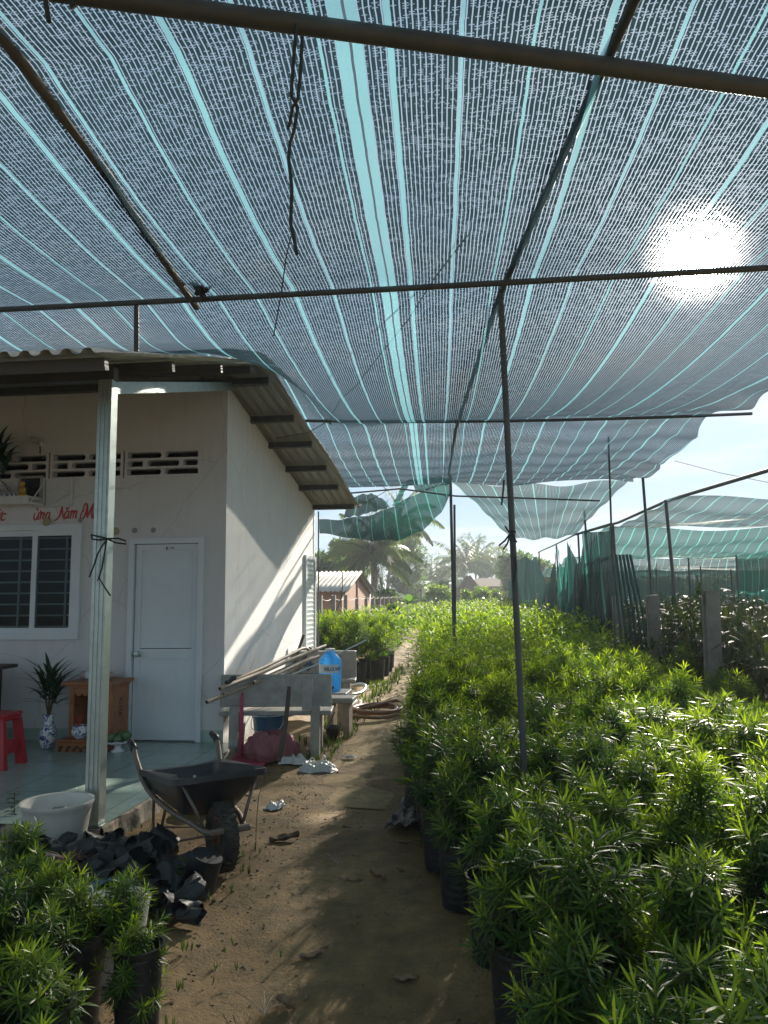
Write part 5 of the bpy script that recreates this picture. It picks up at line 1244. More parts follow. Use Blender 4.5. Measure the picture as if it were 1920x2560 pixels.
# ------------------------------------------------------------------ benches and the clutter beside the house
def bench(loc, rz, label, w=1.18, back=True, hb=.80, seat_h=.42, ztop=.32):
    t = thing('stone_bench', label, 'bench', loc, rz)
    b = MB(); b.box((0, .19, seat_h), (w, .36, .045), None, .008); lift(t, b, 'seat', M['terrazzo'])
    b = MB(); M_ = rx(R(-8)); b.box(M_ @ Vector((0, 0, hb-ztop/2)), (w, .05, ztop), M_, .008); bk = lift(t, b, 'backrest', M['terrazzo'])
    for s in (-1, 1):
        b = MB(); b.prism([(-.025, hb-ztop+.02), (-.06, 0), (.05, 0), (.06, seat_h-.10), (.05, hb-ztop+.02)], 'x', s*w*.36-.045, s*w*.36+.045); lift(t, b, 'leg', M['terrazzo'])
        b = MB(); b.prism([(.26, seat_h-.022), (.25, 0), (.34, 0), (.35, seat_h-.022)], 'x', s*w*.36-.045, s*w*.36+.045); lift(t, b, 'leg', M['terrazzo'])
    return t, bk
B1L = on_z(597, 1892, 0); B1R = on_z(768, 1890, 0)
bench1, bk1 = bench((-1.98, 7.55, 0), R(6), 'grey stone bench seen from behind with poles laid across it', 1.12)
b = MB(); b.box((.34, -.145, .62), (.10, .018, .30), rx(R(-8)), .004); lift(bench1, b, 'rib', M['terrazzo'])
B2 = Vector((-2.11, 10.75, 0))
bench2, bk2 = bench(B2, R(186), 'stone bench facing the camera with blue script on its backrest', .92, hb=.82, ztop=.40)
# lettering on the second bench (its backrest faces -y after the half turn): build in bench space
def flat_text(body, size, parent, mt, fn, ext=.002, shear=0.0):
    cu = bpy.data.curves.new('text', 'FONT'); cu.body = body; cu.size = size; cu.align_x = 'LEFT'; cu.extrude = ext; cu.shear = shear; cu.offset = .0015
    o = bpy.data.objects.new('text', cu); COL.objects.link(o); dg = bpy.context.evaluated_depsgraph_get()
    me = bpy.data.meshes.new_from_object(o.evaluated_get(dg)); bpy.data.objects.remove(o)
    for v in me.vertices: v.co = fn(v.co)
    me.materials.clear(); me.materials.append(mt)
    o = bpy.data.objects.new('lettering', me); COL.objects.link(o); o.parent = parent; return o
Mb = rx(R(-8)); tb = .029     # in bench space the back of the rest looks towards -y; here we want its +y face turned to us, so text mirrors in x
flat_text('ĐT: 0275 3 821', .058, bench2, M['black_text'], lambda c: Mb @ Vector((.36-c.x, tb+c.z, .47+c.y)))
b = MB()
for stx in ([(.02, .05), (.10, .0), (.22, .12), (.34, .55), (.40, .92), (.30, 1.0), (.24, .7), (.22, .2), (.14, .02), (.02, .1), (.2, .1), (.42, .0), (.56, .12)], [(.56, .5), (.58, .2), (.68, .10), (.80, .5)], [(.82, .5), (.76, -.1), (.62, -.42), (.52, -.30), (.74, -.02), (.98, .2)]):
    b.tube(crv([(p[0]*.21, 0, p[1]*.15) for p in stx]), .011, 6)
for i, p in enumerate(b.v): b.v[i] = tuple(Mb @ Vector((.34-p[0], tb+p[1]*.2, .62+p[2])))
lift(bench2, b, 'script_lettering', M['blue_text'], smooth=True)
# poles laid across the first bench
c4 = lambda x, y: (480+x/3.19, 1550+y/3.19)
def layp(p, q, y0, y1, r, label, mt='bamboo', mid=None, hollow=True, cat='pole'):
    a = on_y(*c4(*p), y0); c = on_y(*c4(*q), y1); pts = [a, a.lerp(c, .35)+Vector((0, 0, -.008)), a.lerp(c, .7)+Vector((0, 0, .006)), c]
    o = pipe('bamboo_pole' if mt == 'bamboo' else 'metal_rod', pts, r, label, cat, M[mt])
    d = (a-c).normalized(); b = MB(); b.tube([a-o.location+d*.0012, a-o.location+d*.003], r*.7, 10); b.build('hollow_shade_disc', M['strap'], o)  # solid dark disc on the end stands in for the shaded hollow
layp((118, 655), (965, 300), 6.95, 8.6, .021, 'pale pole jutting lowest and farthest past the bench')
layp((222, 548), (1000, 235), 7.05, 8.75, .020, 'pale pole with dark open end lying over the lowest pole')
layp((250, 590), (900, 345), 7.15, 8.55, .016, 'stained pole squeezed between two paler poles')
layp((290, 520), (1065, 205), 7.2, 9.1, .019, 'longest pale pole reaching the bottle top')
layp((490, 500), (1010, 290), 7.5, 8.7, .019, 'short pale pole ending over the bench back')
pipe('bent_pipe', crv([on_y(*c4(300, 495), 7.3), on_y(*c4(560, 385), 7.8), on_y(*c4(780, 280), 8.3), on_y(*c4(870, 232), 8.55), on_y(*c4(915, 228), 8.7), on_y(*c4(950, 258), 8.75)]), .017, 'pale pipe with hooked end on top of the poles', 'pipe', M['bamboo'])
layp((275, 500), (340, 460), 7.1, 7.22, .022, 'short black tube stub lying on the poles', 'strap')
pipe('metal_rod', [on_y(*c4(700, 475), 9.3), on_y(*c4(1010, 350), 9.6), on_y(*c4(1390, 160), 10.4)], .010, 'thin grey rod slanting up past the water bottle', 'rod', M['galv'])
pipe('wooden_stake', [on_y(*c4(770, 480), 10.3), on_y(*c4(890, 122), 10.7)], .022, 'dark stake leaning on the wall by the back door', 'stake', M['stick'])
pipe('wooden_stake', [on_y(*c4(800, 460), 9.7), on_y(*c4(945, 222), 9.9)], .024, 'stained stake leaning behind the pole heap', 'stake', M['stick'])
pipe('wooden_stake', [on_y(*c4(705, 470), 9.1), on_y(*c4(890, 330), 9.4)], .022, 'pale stake crossing under the hooked pipe', 'stake', M['bamboo'])
# handle tools leaning on the bench
pipe('old_spade_handle', [on_y(*c4(690, 1130), 7.05), on_y(*c4(740, 880), 7.16), on_y(*c4(778, 535), 7.36)], .022, 'dark wooden shaft leaning against the bench back', 'tool handle', M['stick'])
t0 = on_z(*c4(388, 1080), .05); t1 = on_y(*c4(402, 575), t0.y+.12)
t = thing('dustpan', 'pink long handled plastic dustpan behind the wheelbarrow', 'dustpan', (t0.x, t0.y, 0))
b = MB(); b.tube([(0, 0, .05), Vector((t1.x-t0.x, .10, t1.z-.05)), Vector((t1.x-t0.x, .12, t1.z))], [.020, .019, .010], 10)
lift(t, b, 'handle', M['pink_plastic'], smooth=True)
b = MB(); b.prism([(-.22, -.0), (-.12, .06), (.10, .08), (.26, .0)], 'y', .02, .035)
vs = [(-.20, .02, .0), (.26, .02, .0), (.30, -.26, .0), (-.22, -.26, .0), (-.20, .02, .03), (.26, .02, .03), (.30, -.26, .008), (-.22, -.26, .008)]
b.add(vs, [(0, 1, 2, 3), (7, 6, 5, 4), (0, 4, 5, 1), (1, 5, 6, 2), (2, 6, 7, 3), (3, 7, 4, 0)])
lift(t, b, 'pan', M['pink_plastic'])
from mathutils import noise as mn
def crease(p, k, s):
    q = Vector(p); n1 = mn.noise_vector(q*s); n2 = abs(mn.noise(q*s*2.3)); return q+n1*k-q.normalized()*n2*k*1.2
# sack and bucket under the bench
b = MB(); r_ = random.Random(6)
def sk(u, v):
    a = u*2*PI; e = math.sin(PI*(.04+.92*v)*.5); f = 1+.10*math.sin(7*a+v*4)+.07*math.sin(13*a-v*5)+.05*math.sin(3*a)
    return crease((.27*math.cos(a)*f*math.cos(v*PI/2)**.45, .17*math.sin(a)*f*math.cos(v*PI/2)**.45, .27*e+.02*math.sin(9*a)*v), .035, 9)
b.grid(sk, 40, 16); o = b.build('filled_sack', M['sack'], smooth=True, loc=(-1.99, 7.42, .0)); tag(o, 'bulging dusty pink plastic sack under the bench', 'sack')
crumple('plastic_bag', (-1.74, 7.32, .0), .22, .18, .10, M['plastic_film'], 'clear plastic bag pressed between sack and bench leg', 'plastic bag', 31)
t = thing('plastic_bucket', 'blue plastic bucket half hidden under the bench', 'bucket', (-2.16, 7.98, 0))
b = MB(); b.lathe([(.13, 0), (.165, .33), (.175, .33), (.175, .345), (.16, .345), (.125, .01), (.0001, .01)], 28); lift(t, b, 'body', M['blue_bucket'], smooth=True, angle=40)
b = MB(); b.tube(crv([(-.172, 0, .33), (-.15, -.10, .22), (0, -.17, .18), (.15, -.10, .22), (.172, 0, .33)]), .004, 5); lift(t, b, 'handle', M['pvc'])
# low concrete tables carrying the bottle
def lowtable(loc, w, d, h, label, rz=0):
    t = thing('low_table', label, 'table', loc, rz)
    b = MB(); b.box((0, 0, h-.03), (w, d, .06), None, .008); lift(t, b, 'top', M['terrazzo'])
    for s in (-1, 1):
        b = MB(); b.box((s*(w/2-.08), 0, (h-.06)/2), (.07, d*.8, h-.06), None, .006); lift(t, b, 'leg', M['bamboo'])
BT = on_z(705, 1725, .50)
BT = Vector((-1.93, 9.45, 0))
p_b = on_y(826, 1727, 9.3); lowtable((p_b.x, 9.3, 0), .46, .44, p_b.z, 'low table with pale top carrying the blue water bottle')
p_c = on_y(850, 1748, 8.75); lowtable((p_c.x, 8.75, 0), .34, .30, p_c.z+.03, 'smaller low stool in front of the water bottle table')
# water bottle
def m_bottle():
    m, nt, out = mat('blue_polycarbonate'); p = nt.nodes.new('ShaderNodeBsdfPrincipled'); p.inputs['Base Color'].default_value = (.10, .42, .80, 1)
    p.inputs['Roughness'].default_value = .12
    t_ = N(nt, 'ShaderNodeBsdfTranslucent'); t_.inputs[0].default_value = (.12, .55, .95, 1); tr = N(nt, 'ShaderNodeBsdfTransparent'); tr.inputs[0].default_value = (.45, .75, .95, 1)
    a = N(nt, 'ShaderNodeMixShader'); a.inputs[0].default_value = .45; L(nt, t_.outputs[0], a.inputs[1]); L(nt, tr.outputs[0], a.inputs[2])
    c = N(nt, 'ShaderNodeMixShader'); c.inputs[0].default_value = .62; L(nt, p.outputs[0], c.inputs[1]); L(nt, a.outputs[0], c.inputs[2]); L(nt, c.outputs[0], out.inputs[0]); return m
M['bottle'] = m_bottle()
t = thing('water_bottle', 'large translucent blue water bottle with white label', 'water bottle', (p_b.x-.0, 9.28, p_b.z+.001))
rB = .135
b = MB(); pr = [(.05, 0), (.12, .0), (.133, .012)]
for z in (.06, .13, .20): pr += [(rB, z-.02), (rB*.965, z-.008), (rB*.965, z+.004), (rB, z+.016)]
pr += [(rB, .345), (rB*.965, .352), (rB, .362), (rB*.97, .38), (.11, .41), (.068, .445), (.058, .46), (.056, .485), (.06, .487)]
b.lathe(pr, 40); lift(t, b, 'body', M['bottle'], smooth=True, angle=50)
b = MB(); b.lathe([(.060, .480), (.062, .482), (.062, .505), (.055, .510), (.0001, .510)], 24); lift(t, b, 'cap', M['pvc'], smooth=True, angle=40)
b = MB(); b.grid(lambda u, v: ((rB+.0015)*math.sin(-1.2+2.3*u), -(rB+.0015)*math.cos(-1.2+2.3*u), .225+.10*v), 24, 1); lb = lift(t, b, 'label', M['label_white'], smooth=True)
def wrapc(c): a = (c.x-.085)/rB+.25; r2 = rB+.003+c.z; return Vector((r2*math.sin(a), -r2*math.cos(a), .252+c.y))
flat_text('VILO HO', .058, lb, M['black_text'], wrapc, .0006)
b = MB(); b.box((.055, -.135, .055), (.03, .03, .03), None, .006); b.tube([(.055, -.14, .05), (.055, -.165, .045), (.055, -.168, .02)], .008, 8); lift(t, b, 'tap', M['strap'])
# hose and pipes on the ground
hp_ = on_z(940, 1785, .03); pts = []
for k in range(64):
    a = k/20*2*PI; r_ = .30+.05*math.sin(a*.37)+.03*(k/64); pts.append((hp_.x+r_*math.cos(a)*1.0, hp_.y+.05+r_*1.5*math.sin(a), .035+.030*(k/20)+.01*math.sin(a*2)))
pipe('garden_hose', [Vector(p) for p in pts]+[Vector((hp_.x-.55, hp_.y-.15, .03)), Vector((hp_.x-.7, hp_.y+.4, .03))], .021, 'brown garden hose coiled on the path', 'hose', M['hose'], n=8)
a, c = on_z(*c4(1185, 725), .06), on_z(*c4(1300, 650), .09); pipe('white_pipe', [a, c], .04, 'short white plastic pipe lying on the rubble', 'pipe', M['pvc'])
a, c = on_z(*c4(1285, 745), .05), on_z(*c4(1340, 650), .06); pipe('white_pipe', [a, a.lerp(c, .5)+Vector((.05, 0, .03)), c], .03, 'curved pale pipe next to the coiled hose', 'pipe', M['bamboo'])
a = on_z(*c4(1235, 555), .15); pts = [Vector((a.x+.28*math.cos(q), a.y+.5*math.sin(q), .16+.03*math.sin(2*q))) for q in [R(-150+12*i) for i in range(22)]]
pipe('grey_hose', pts, .024, 'grey hose loop behind the low stool', 'hose', M['galv'], n=8)
pipe('white_pipe', [on_z(1050, 1643, .03), on_z(1046, 1690, .03), on_z(1037, 1720, .04)], .02, 'thin white pipe along the far path edge', 'pipe', M['pvc'])
# old pot with hooked stick near the weeds
p = on_z(*c4(1120, 955), 0); t = thing('black_pot', 'small black pot with twine beside the bench leg', 'pot', (p.x, p.y, 0))
b = MB(); b.lathe([(.05, 0), (.075, .12), (.08, .15), (.07, .15), (.045, .02), (.0001, .02)], 20); lift(t, b, 'body', M['black_plastic'], smooth=True)
b = MB(); b.tube([(-.07, 0, .14), (-.02, 0, .20), (.03, .0, .30)], .006, 5); lift(t, b, 'twine', M['stick'])
# weeds along the path edge: nobody would count the blades
b = MB(); r_ = random.Random(17); yv = []
def weedpatch(n, fx, fy, hmin, hmax):
    for k in range(n):
        x, y = fx(), fy(); m = r_.randint(4, 8)
        for j in range(m):
            a = r_.uniform(0, 6.28); h = r_.uniform(hmin, hmax)
            b.blade((x, y, 0), (math.cos(a)*.7, math.sin(a)*.7, 1), (math.cos(a), math.sin(a), -.3), h, h*.13, .45, 3)
weedpatch(120, lambda: r_.uniform(-1.62, -1.37), lambda: r_.uniform(7.2, 11.5), .03, .09)
weedpatch(110, lambda: r_.gauss(-1.66, .10), lambda: r_.uniform(8.0, 13.8), .04, .12)
weedpatch(60, lambda: r_.gauss(-1.50, .06), lambda: r_.uniform(12, 17), .05, .13)
weedpatch(10, lambda: r_.gauss(-1.42, .10), lambda: r_.uniform(3.3, 4.2), .02, .06)
weedpatch(22, lambda: r_.gauss(-1.14, .10), lambda: r_.uniform(2.5, 3.6), .015, .05)
weedpatch(20, lambda: r_.gauss(-2.15, .18), lambda: r_.uniform(4.9, 5.5), .02, .05)
weedpatch(14, lambda: r_.gauss(-1.38, .06), lambda: r_.uniform(4.4, 4.9), .02, .05)
o = b.build('weeds', M['weed']); tag(o, 'low weeds and grass along the path edge', 'weeds', None, 'stuff')
# crumbs: pebbles, leaf bits and litter strewn over the dirt
b = MB()
for k in range(1700):
    x = r_.uniform(-2.2, .0) if r_.random() < .6 else r_.gauss(-1.45, .25); y = r_.uniform(2.3, 8.5)
    if x < -2.35 or x > bed_left(y)+.1: continue
    s = r_.uniform(.003, .010)*(1 if r_.random() < .93 else 2); z = hgt(x, y)-.012+s*.3
    b.box((x, y, z), (s*r_.uniform(.8, 2.2), s, s*.6), rzm(r_.uniform(0, 6.3)) @ rx(r_.uniform(-.4, .4)), s*.2)
tag(b.build('debris', simple('debris', (.26, .21, .14), (.10, .075, .045), .9, 0, 3, 0, lo=.4, hi=.6)), 'pebbles and leaf bits strewn over the dirt', 'debris', None, 'stuff')
# seedlings with real leaves
def seedling(px, py, h, n, label, Lm=.06, Wm=.034, mt='weed'):
    p = on_z(px, py, 0); t = thing('weed_seedling', label, 'weed', (p.x, p.y, 0)); b = MB(); b.tube([(0, 0, 0), (.01, 0, h*.5), (.0, .01, h)], .003, 5); lift(t, b, 'stem', M['stem'])
    b = MB(); r_ = random.Random(int(px))
    for k in range(n):
        a = k*GA; z = h*(.25+.75*k/n); b.blade((0, 0, z), (math.cos(a), math.sin(a), .35), (0, 0, 1), Lm*r_.uniform(.7, 1.1), Wm, .4, 4)
    lift(t, b, 'foliage', M[mt], smooth=True)
seedling(462, 2235, .20, 11, 'leafy weed with pointed leaves in front of the upturned pot')
seedling(594, 2125, .05, 7, 'tiny pale green weed beside the barrow wheel', .04, .014)
seedling(100, 2100, .22, 14, 'bushy herb growing against the white flower pot', .06, .02, 'leaf_dark')
seedling(30, 2080, .26, 18, 'dark leafy herb at the porch corner behind the bags', .07, .024, 'leaf_dark')
seedling(1052, 2120, .12, 9, 'broad leaved weed under the shrub pots', .05, .03, 'leaf')
# ------------------------------------------------------------------ fences
rf = random.Random(5)
def fpost(x, y, w, d, h, label, group, rz=0, chip=True):
    b = MB(); n = 5; tw = rf.uniform(-.02, .02)
    for i in range(n):
        z0, z1 = h*i/n, h*(i+1)/n
    vs = []; lv = 7
    for i in range(lv+1):
        z = h*i/lv; s = 1-.05*i/lv; j = lambda: rf.uniform(-.004, .004)
        vs += [(-w/2*s+j(), -d/2*s+j(), z+(rf.uniform(-.012, .006) if i == lv else 0)), (w/2*s+j(), -d/2*s+j(), z), (w/2*s+j(), d/2*s+j(), z+(rf.uniform(-.012, .006) if i == lv else 0)), (-w/2*s+j(), d/2*s+j(), z)]
    fs = [(i*4+k, i*4+(k+1) % 4, (i+1)*4+(k+1) % 4, (i+1)*4+k) for i in range(lv) for k in range(4)]+[(0, 3, 2, 1), (lv*4, lv*4+1, lv*4+2, lv*4+3)]
    b.add(vs, fs)
    if chip: b.box((-w*.5-.006, 0, h*.55), (.012, d*.55, h*.86))
    o = b.build('fence_post', M['fence_concrete'], loc=(x, y, 0)); o.rotation_euler = (rf.uniform(-.02, .02), rf.uniform(-.02, .02), rz); return tag(o, label, 'fence post', group)
FX = 2.50
posts = [(1749, 8.35, 'widest mossy concrete post standing closest among the bronze shrubs'), (1614, 10.95, 'second concrete fence post from the widest mossy one'), (1529, 13.6, 'concrete fence post half hidden by the rolled green nets'), (1467, 16.5, 'pale edged concrete post below the hanging black cloth'),
         (1423, 19.5, None), (1387, 22.9, None), (1358, 26.7, None), (1337, 30, None), (1311, 36, None), (1289, 43, None), (1277, 47, None), (1266, 52, None), (1257, 57, None)]
for i, (px, y, lab) in enumerate(posts):
    x = on_y(px+8, 1500, y).x; h = 1.58+rf.uniform(-.05, .05)
    fpost(x+.06, y, .15 if i < 3 else .13, .13, h, lab or 'weathered concrete post in the receding fence under the draped cloths', None if lab else 'receding concrete fence posts under the draped cloths')
# brown fence panels of thin sticks between the far posts
for i, (ya, yb_, n) in enumerate(((28, 57, 60),)):
    t = thing('stick_fence', 'grey stick fence at the far end of the concrete posts', 'fence', (2.5, ya, 0))
    for k in range(n):
        y = (yb_-ya)*k/n; x = .02*math.sin(k)-(y*.006); b = MB(); h = rf.uniform(1.0, 1.35); b.box((0, 0, h/2), (.04, .10, h)); o = b.build('stick', M['fence_concrete'], t); o.location = (x, y, 0); o.rotation_euler = (0, 0, rf.uniform(-.5, .5))
    b = MB(); b.tube([(.05, 0, .9), (-.12, yb_-ya, .9)], .02, 5); lift(t, b, 'rail', M['stick'])
# left fence
LX = -3.95; ly = []
for i, px in enumerate((799, 832, 863, 894, 916, 934, 947, 958, 970, 981, 992, 1003, 1013)):
    y = -LX/((1181-px)/1900.)*1.0; y = on_x(px, 1490, LX).y; ly.append(y)
    fpost(LX, y, .12, .13, 1.60 if i < 3 else 1.52, 'slim dark concrete post of the wire fence before the brick shed', 'wire fence posts before the brick shed', chip=False)
for z, lab in ((1.5, 'upper'), (1.05, 'middle')):
    pts = []
    for a, c in zip(ly, ly[1:]): pts += [(LX, a, z), (LX+.02, (a+c)/2, z-.06)]
    pts.append((LX, ly[-1], z)); strap([pts], .006, lab+' sagging strand of the wire fence before the brick shed', 'fence_wire', M['cable'])
strap([ypx([(856, 1430), (856, 1470), (852, 1500), (835, 1540), (818, 1560), (799, 1562)], 19)], .012, 'drooping cable in front of the brick shed', 'cable', M['cable'])
# ------------------------------------------------------------------ brick shed
t = thing('brick_shed', 'low brick shed with grey corrugated gable roof behind the wire fence', 'shed', (-4.75, 27.6, 0))
y1 = 7.6; ze, zp = 1.78, 2.52; xl = -9
def uvbox(o, ax):
    me = o.data; ul = me.uv_layers.new(name='UVMap')
    for lp in me.loops:
        v = me.vertices[lp.vertex_index].co; ul.data[lp.index].uv = ((v.y if ax == 'x' else v.x), v.z)
b = MB(); b.prism([(0, 0), (y1, 0), (y1, ze), (y1*.46, zp-.03), (0, ze)], 'x', -.14, 0); o = lift(t, b, 'gable_wall', M['brick']); uvbox(o, 'x')
b = MB(); b.box((xl/2-.071, .07, ze/2-.02), (-xl-.142, .14, ze-.04)); o = lift(t, b, 'front_wall', M['brick']); uvbox(o, 'y')
b = MB(); b.box((xl/2-.071, y1-.07, ze/2-.02), (-xl-.142, .14, ze-.04)); o = lift(t, b, 'back_wall', M['brick']); uvbox(o, 'y')
for (ya, yb_, za, zb) in ((-.35, y1*.46, ze-.06, zp+.04), (y1*.46, y1+.35, zp+.04, ze-.06)):
    b = MB(); n = int(9.3/.18*8)
    def fn(u, v): x = .25-9.4*u; return (x, ya+(yb_-ya)*v, za+(zb-za)*v+.028*math.cos(2*PI*x/.18))
    b.grid(fn, n, 3); o = lift(t, b, 'roof', M['fibro'], smooth=True); md = o.modifiers.new('t', 'SOLIDIFY'); md.thickness = .01
b = MB(); b.box((.12, y1*.23-.1, (ze+zp)/2-.10), (.05, y1*.5, .14), rx(math.atan2(zp-ze+.1, y1*.46+.35))); b.box((.12, y1*.73+.1, (ze+zp)/2-.10), (.05, y1*.56, .14), rx(-math.atan2(zp-ze+.1, y1*.54+.35))); lift(t, b, 'bargeboard', M['fence_concrete'])
b = MB(); b.tube([(.02, y1*.46, 0), (.02, y1*.46, zp-.1)], .05, 6); lift(t, b, 'pier', M['brick'])
# ------------------------------------------------------------------ palms and trees
def palm(x, y, hc, nf, Lf, label, seed, group=None, nl=42, dead=0, lean=(0, 0), droop=1.0, trunk_r=.13):
    r_ = random.Random(seed); t = thing('coconut_palm', label, 'palm tree', (x, y, 0), 0, group)
    b = MB(); b.tube([(0, 0, 0), (lean[0]*.3, lean[1]*.3, hc*.4), (lean[0]*.75, lean[1]*.75, hc*.8), (lean[0], lean[1], hc)], [trunk_r*1.35, trunk_r, trunk_r*.9, trunk_r*.8], 10); lift(t, b, 'trunk', M['trunk_palm'], smooth=True)
    P = []; D = []; Nn = []; LL = []; WW = []; Y = []; ra = MB(); ra.cur = 1
    for k in range(nf):
        a = k*GA+r_.uniform(-.2, .2); q = (k+.5)/nf; el = R(82-95*q+r_.uniform(-8, 8)); Lk = Lf*r_.uniform(.85, 1.1)*(.75+.25*math.sin(PI*q))
        d0 = np.array([math.cos(a)*math.cos(el), math.sin(a)*math.cos(el), math.sin(el)]); c0 = np.array([lean[0], lean[1], hc]); pts = []; p = c0.copy(); d = d0.copy(); ns = 12
        for i in range(ns+1):
            pts.append(p.copy()); d = d+np.array([0, 0, -1])*(.105+.05*q)*droop*(.4+1.2*i/ns); d /= np.linalg.norm(d); p = p+d*Lk/ns
        ra.tube([tuple(v) for v in pts], [.035*Lf/4*(1-.9*i/ns)+.003 for i in range(ns+1)], 5, False)
        side = np.cross(d0, [0, 0, 1]); side /= np.linalg.norm(side); yg = r_.uniform(0, .8)*(1-q*.3)
        for j in range(nl):
            tt = .14+.86*(j+.5)/nl; f = tt*ns; i = min(ns-1, int(f)); pp = pts[i]+(pts[i+1]-pts[i])*(f-i); tg = pts[i+1]-pts[i]; tg /= np.linalg.norm(tg)
            for s in (-1, 1):
                dd = side*s*.95+tg*(.35+.55*tt)+np.array([0, 0, -1])*(.35+.55*r_.random()); ln = Lf*.24*math.sin(PI*min(.98, .12+.86*tt))**.6*r_.uniform(.85, 1.1)
                P.append(pp); D.append(dd); Nn.append(np.array([0, 0, 1.0])+side*.3*s); LL.append(ln); WW.append(.085*Lf/4*(1.5 if nl < 30 else 1)); Y.append(min(1, max(0, yg+r_.uniform(-.15, .15))))
    me = leaf_mesh('crown', *map(np.array, (P, D, Nn, LL, WW, Y)), [M['leaf_palm'], M['leaf_palm']], 1, .35, ra)
    o = bpy.data.objects.new('crown', me); COL.objects.link(o); o.parent = t
    return t
def nuts(t, c, n, r): 
    r_ = random.Random(2)
    for k in range(n):
        a = r_.uniform(0, 6.28); b = MB(); b.lathe([(.0001, -.13), (.07, -.10), (.105, 0), (.075, .1), (.0001, .14)], 12)
        o = lift(t, b, 'coconut', M['fruit'], smooth=True); o.location = (c[0]+r*math.cos(a), c[1]+r*math.sin(a), c[2]-.15-.35*r_.random())
pt = on_y(935, 1385, 44); tp_ = palm(pt.x, 44, pt.z, 34, 3.7, 'big coconut palm with drooping fronds just behind the brick shed', 3, nl=56, droop=1.0, trunk_r=.2); nuts(tp_, (0, 0, pt.z), 9, .32)
pt = on_y(1045, 1340, 62); palm(pt.x-2.8, 62, pt.z+1.2, 16, 4.4, 'taller palm behind the torn net whose fronds reach past the big coconut palm', 8, nl=36, lean=(1.2, 0))
for k, (px, py, y, L_, lab) in enumerate(((1160, 1395, 100, 5.2, 'hazy far palm immediately beside the tall pole pair'), (1188, 1388, 108, 5.0, 'hazy far palm, second in the clump beyond the thatched hut'), (1208, 1402, 112, 5.0, 'hazy far palm in the middle of the clump beyond the thatched hut'), (1243, 1420, 104, 4.4, 'hazy far palm with spiky crown at the end of the clump'),
        (1090, 1430, 115, 5.0, 'hazy far palm between the big coconut palm and the pole pair'), (1075, 1436, 100, 4.2, 'low hazy palm beneath the casuarina'), (1130, 1440, 120, 4.4, 'small hazy palm above the white roofs'))):
    p = on_y(px, py, y); palm(p.x, y, p.z-.6, 20, L_, lab, 20+k, 'far palms', nl=22, droop=.75, trunk_r=.16)
def tree(x, y, h, rad, label, seed, n=2600, ls=.26, mt='leaf_tree', flat=1.0, group=None, base=.28, nc=26, cat='tree', name='broadleaf_tree'):
    r_ = random.Random(seed); g = np.random.default_rng(seed); t = thing(name, label, cat, (x, y, 0), 0, group)
    tk = MB(); tk.tube([(0, 0, 0), (.05*h*.2, 0, h*.25), (0, .03*h, h*.5), (0, 0, h*.75)], [h*.028, h*.022, h*.014, h*.005], 8)
    cs = []
    for k in range(nc):
        a = k*GA; q = (k+.5)/nc; zz = h*(base+(1-base)*(q**.8)*.96); rr_ = rad*math.sqrt(max(.05, 1-((zz/h-.55)/.55)**2))*r_.uniform(.45, 1.0)
        c = np.array([rr_*math.cos(a), rr_*math.sin(a)*flat, zz]); cs.append((c, rad*r_.uniform(.22, .40)))
        if k % 2 == 0: tk.tube([(0, 0, zz*.62), tuple(c*np.array([.5, .5, .86])), tuple(c)], [h*.009, h*.006, h*.002], 5)
    lift(t, tk, 'trunk', M['bark'], smooth=True)
    per = int(n*1.35)//nc; P = []; D = []; Nn = []; LL = []; WW = []; Y = []
    for (c, s) in cs:
        d = g.normal(size=(per, 3)); d /= np.linalg.norm(d, axis=1, keepdims=True); rr_ = s*g.random((per, 1))**.45
        P.append(c+d*rr_*np.array([1.15, 1.15, .8])); dd = d+g.normal(size=(per, 3))*.6+np.array([0, 0, -.25]); D.append(dd); Nn.append(g.normal(size=(per, 3))*.5+np.array([0, 0, 1])); LL.append(ls*1.25*g.uniform(.7, 1.3, per)); WW.append(ls*.6*g.uniform(.7, 1.2, per)); Y.append(np.clip(.25+.5*g.random()+g.normal(size=per)*.2, 0, 1))
    me = leaf_mesh('crown', *[np.concatenate(a) for a in (P, D, Nn, LL, WW, Y)], [M[mt]], 1, .2)
    o = bpy.data.objects.new('crown', me); COL.objects.link(o); o.parent = t; return t
def tr(px, pt, y, wpx, label, seed, **k):
    top = on_y(px, pt, y); return tree(top.x, y, top.z, wpx/1900*y, label, seed, **k)
tr(815, 1385, 50, 62, 'round broadleaf tree rising over the shed roof next to the white wall', 41, n=3600)
tr(868, 1352, 62, 55, 'dense tree behind the crown of the big coconut palm', 42, n=3600, ls=.3)
tr(1010, 1325, 70, 48, 'tall feathery tree right of the big coconut palm' .replace('right of', 'beyond'), 43, n=5200, ls=.26, nc=44, base=.12, mt='leaf_tree')
tr(1040, 1445, 80, 30, 'low broadleaf tree over the white roofs', 44, n=2000, ls=.3)
tr(1110, 1458, 95, 34, 'hazy low tree by the tall pole pair', 45, n=1600, ls=.4)
tr(1290, 1382, 70, 45, 'mid green tree behind the lone pole straps', 46, n=2600, ls=.32)
tr(1340, 1400, 66, 40, 'mid green tree half hidden by the dusty dark curtain', 47, n=2200, ls=.32)
for k in range(7): tr(1400+k*82, 1448+8*math.sin(k*2), 75+6*(k % 3), 60, 'hazy tree in the row beyond the neighbouring net roofs', 60+k, n=1500, ls=.45, group='trees beyond the neighbouring net roofs')
for k in range(3): tr(1160+k*50, 1462, 118, 40, 'low far tree under the far palm clump', 80+k, n=1200, ls=.5, group='low trees under the far palms')
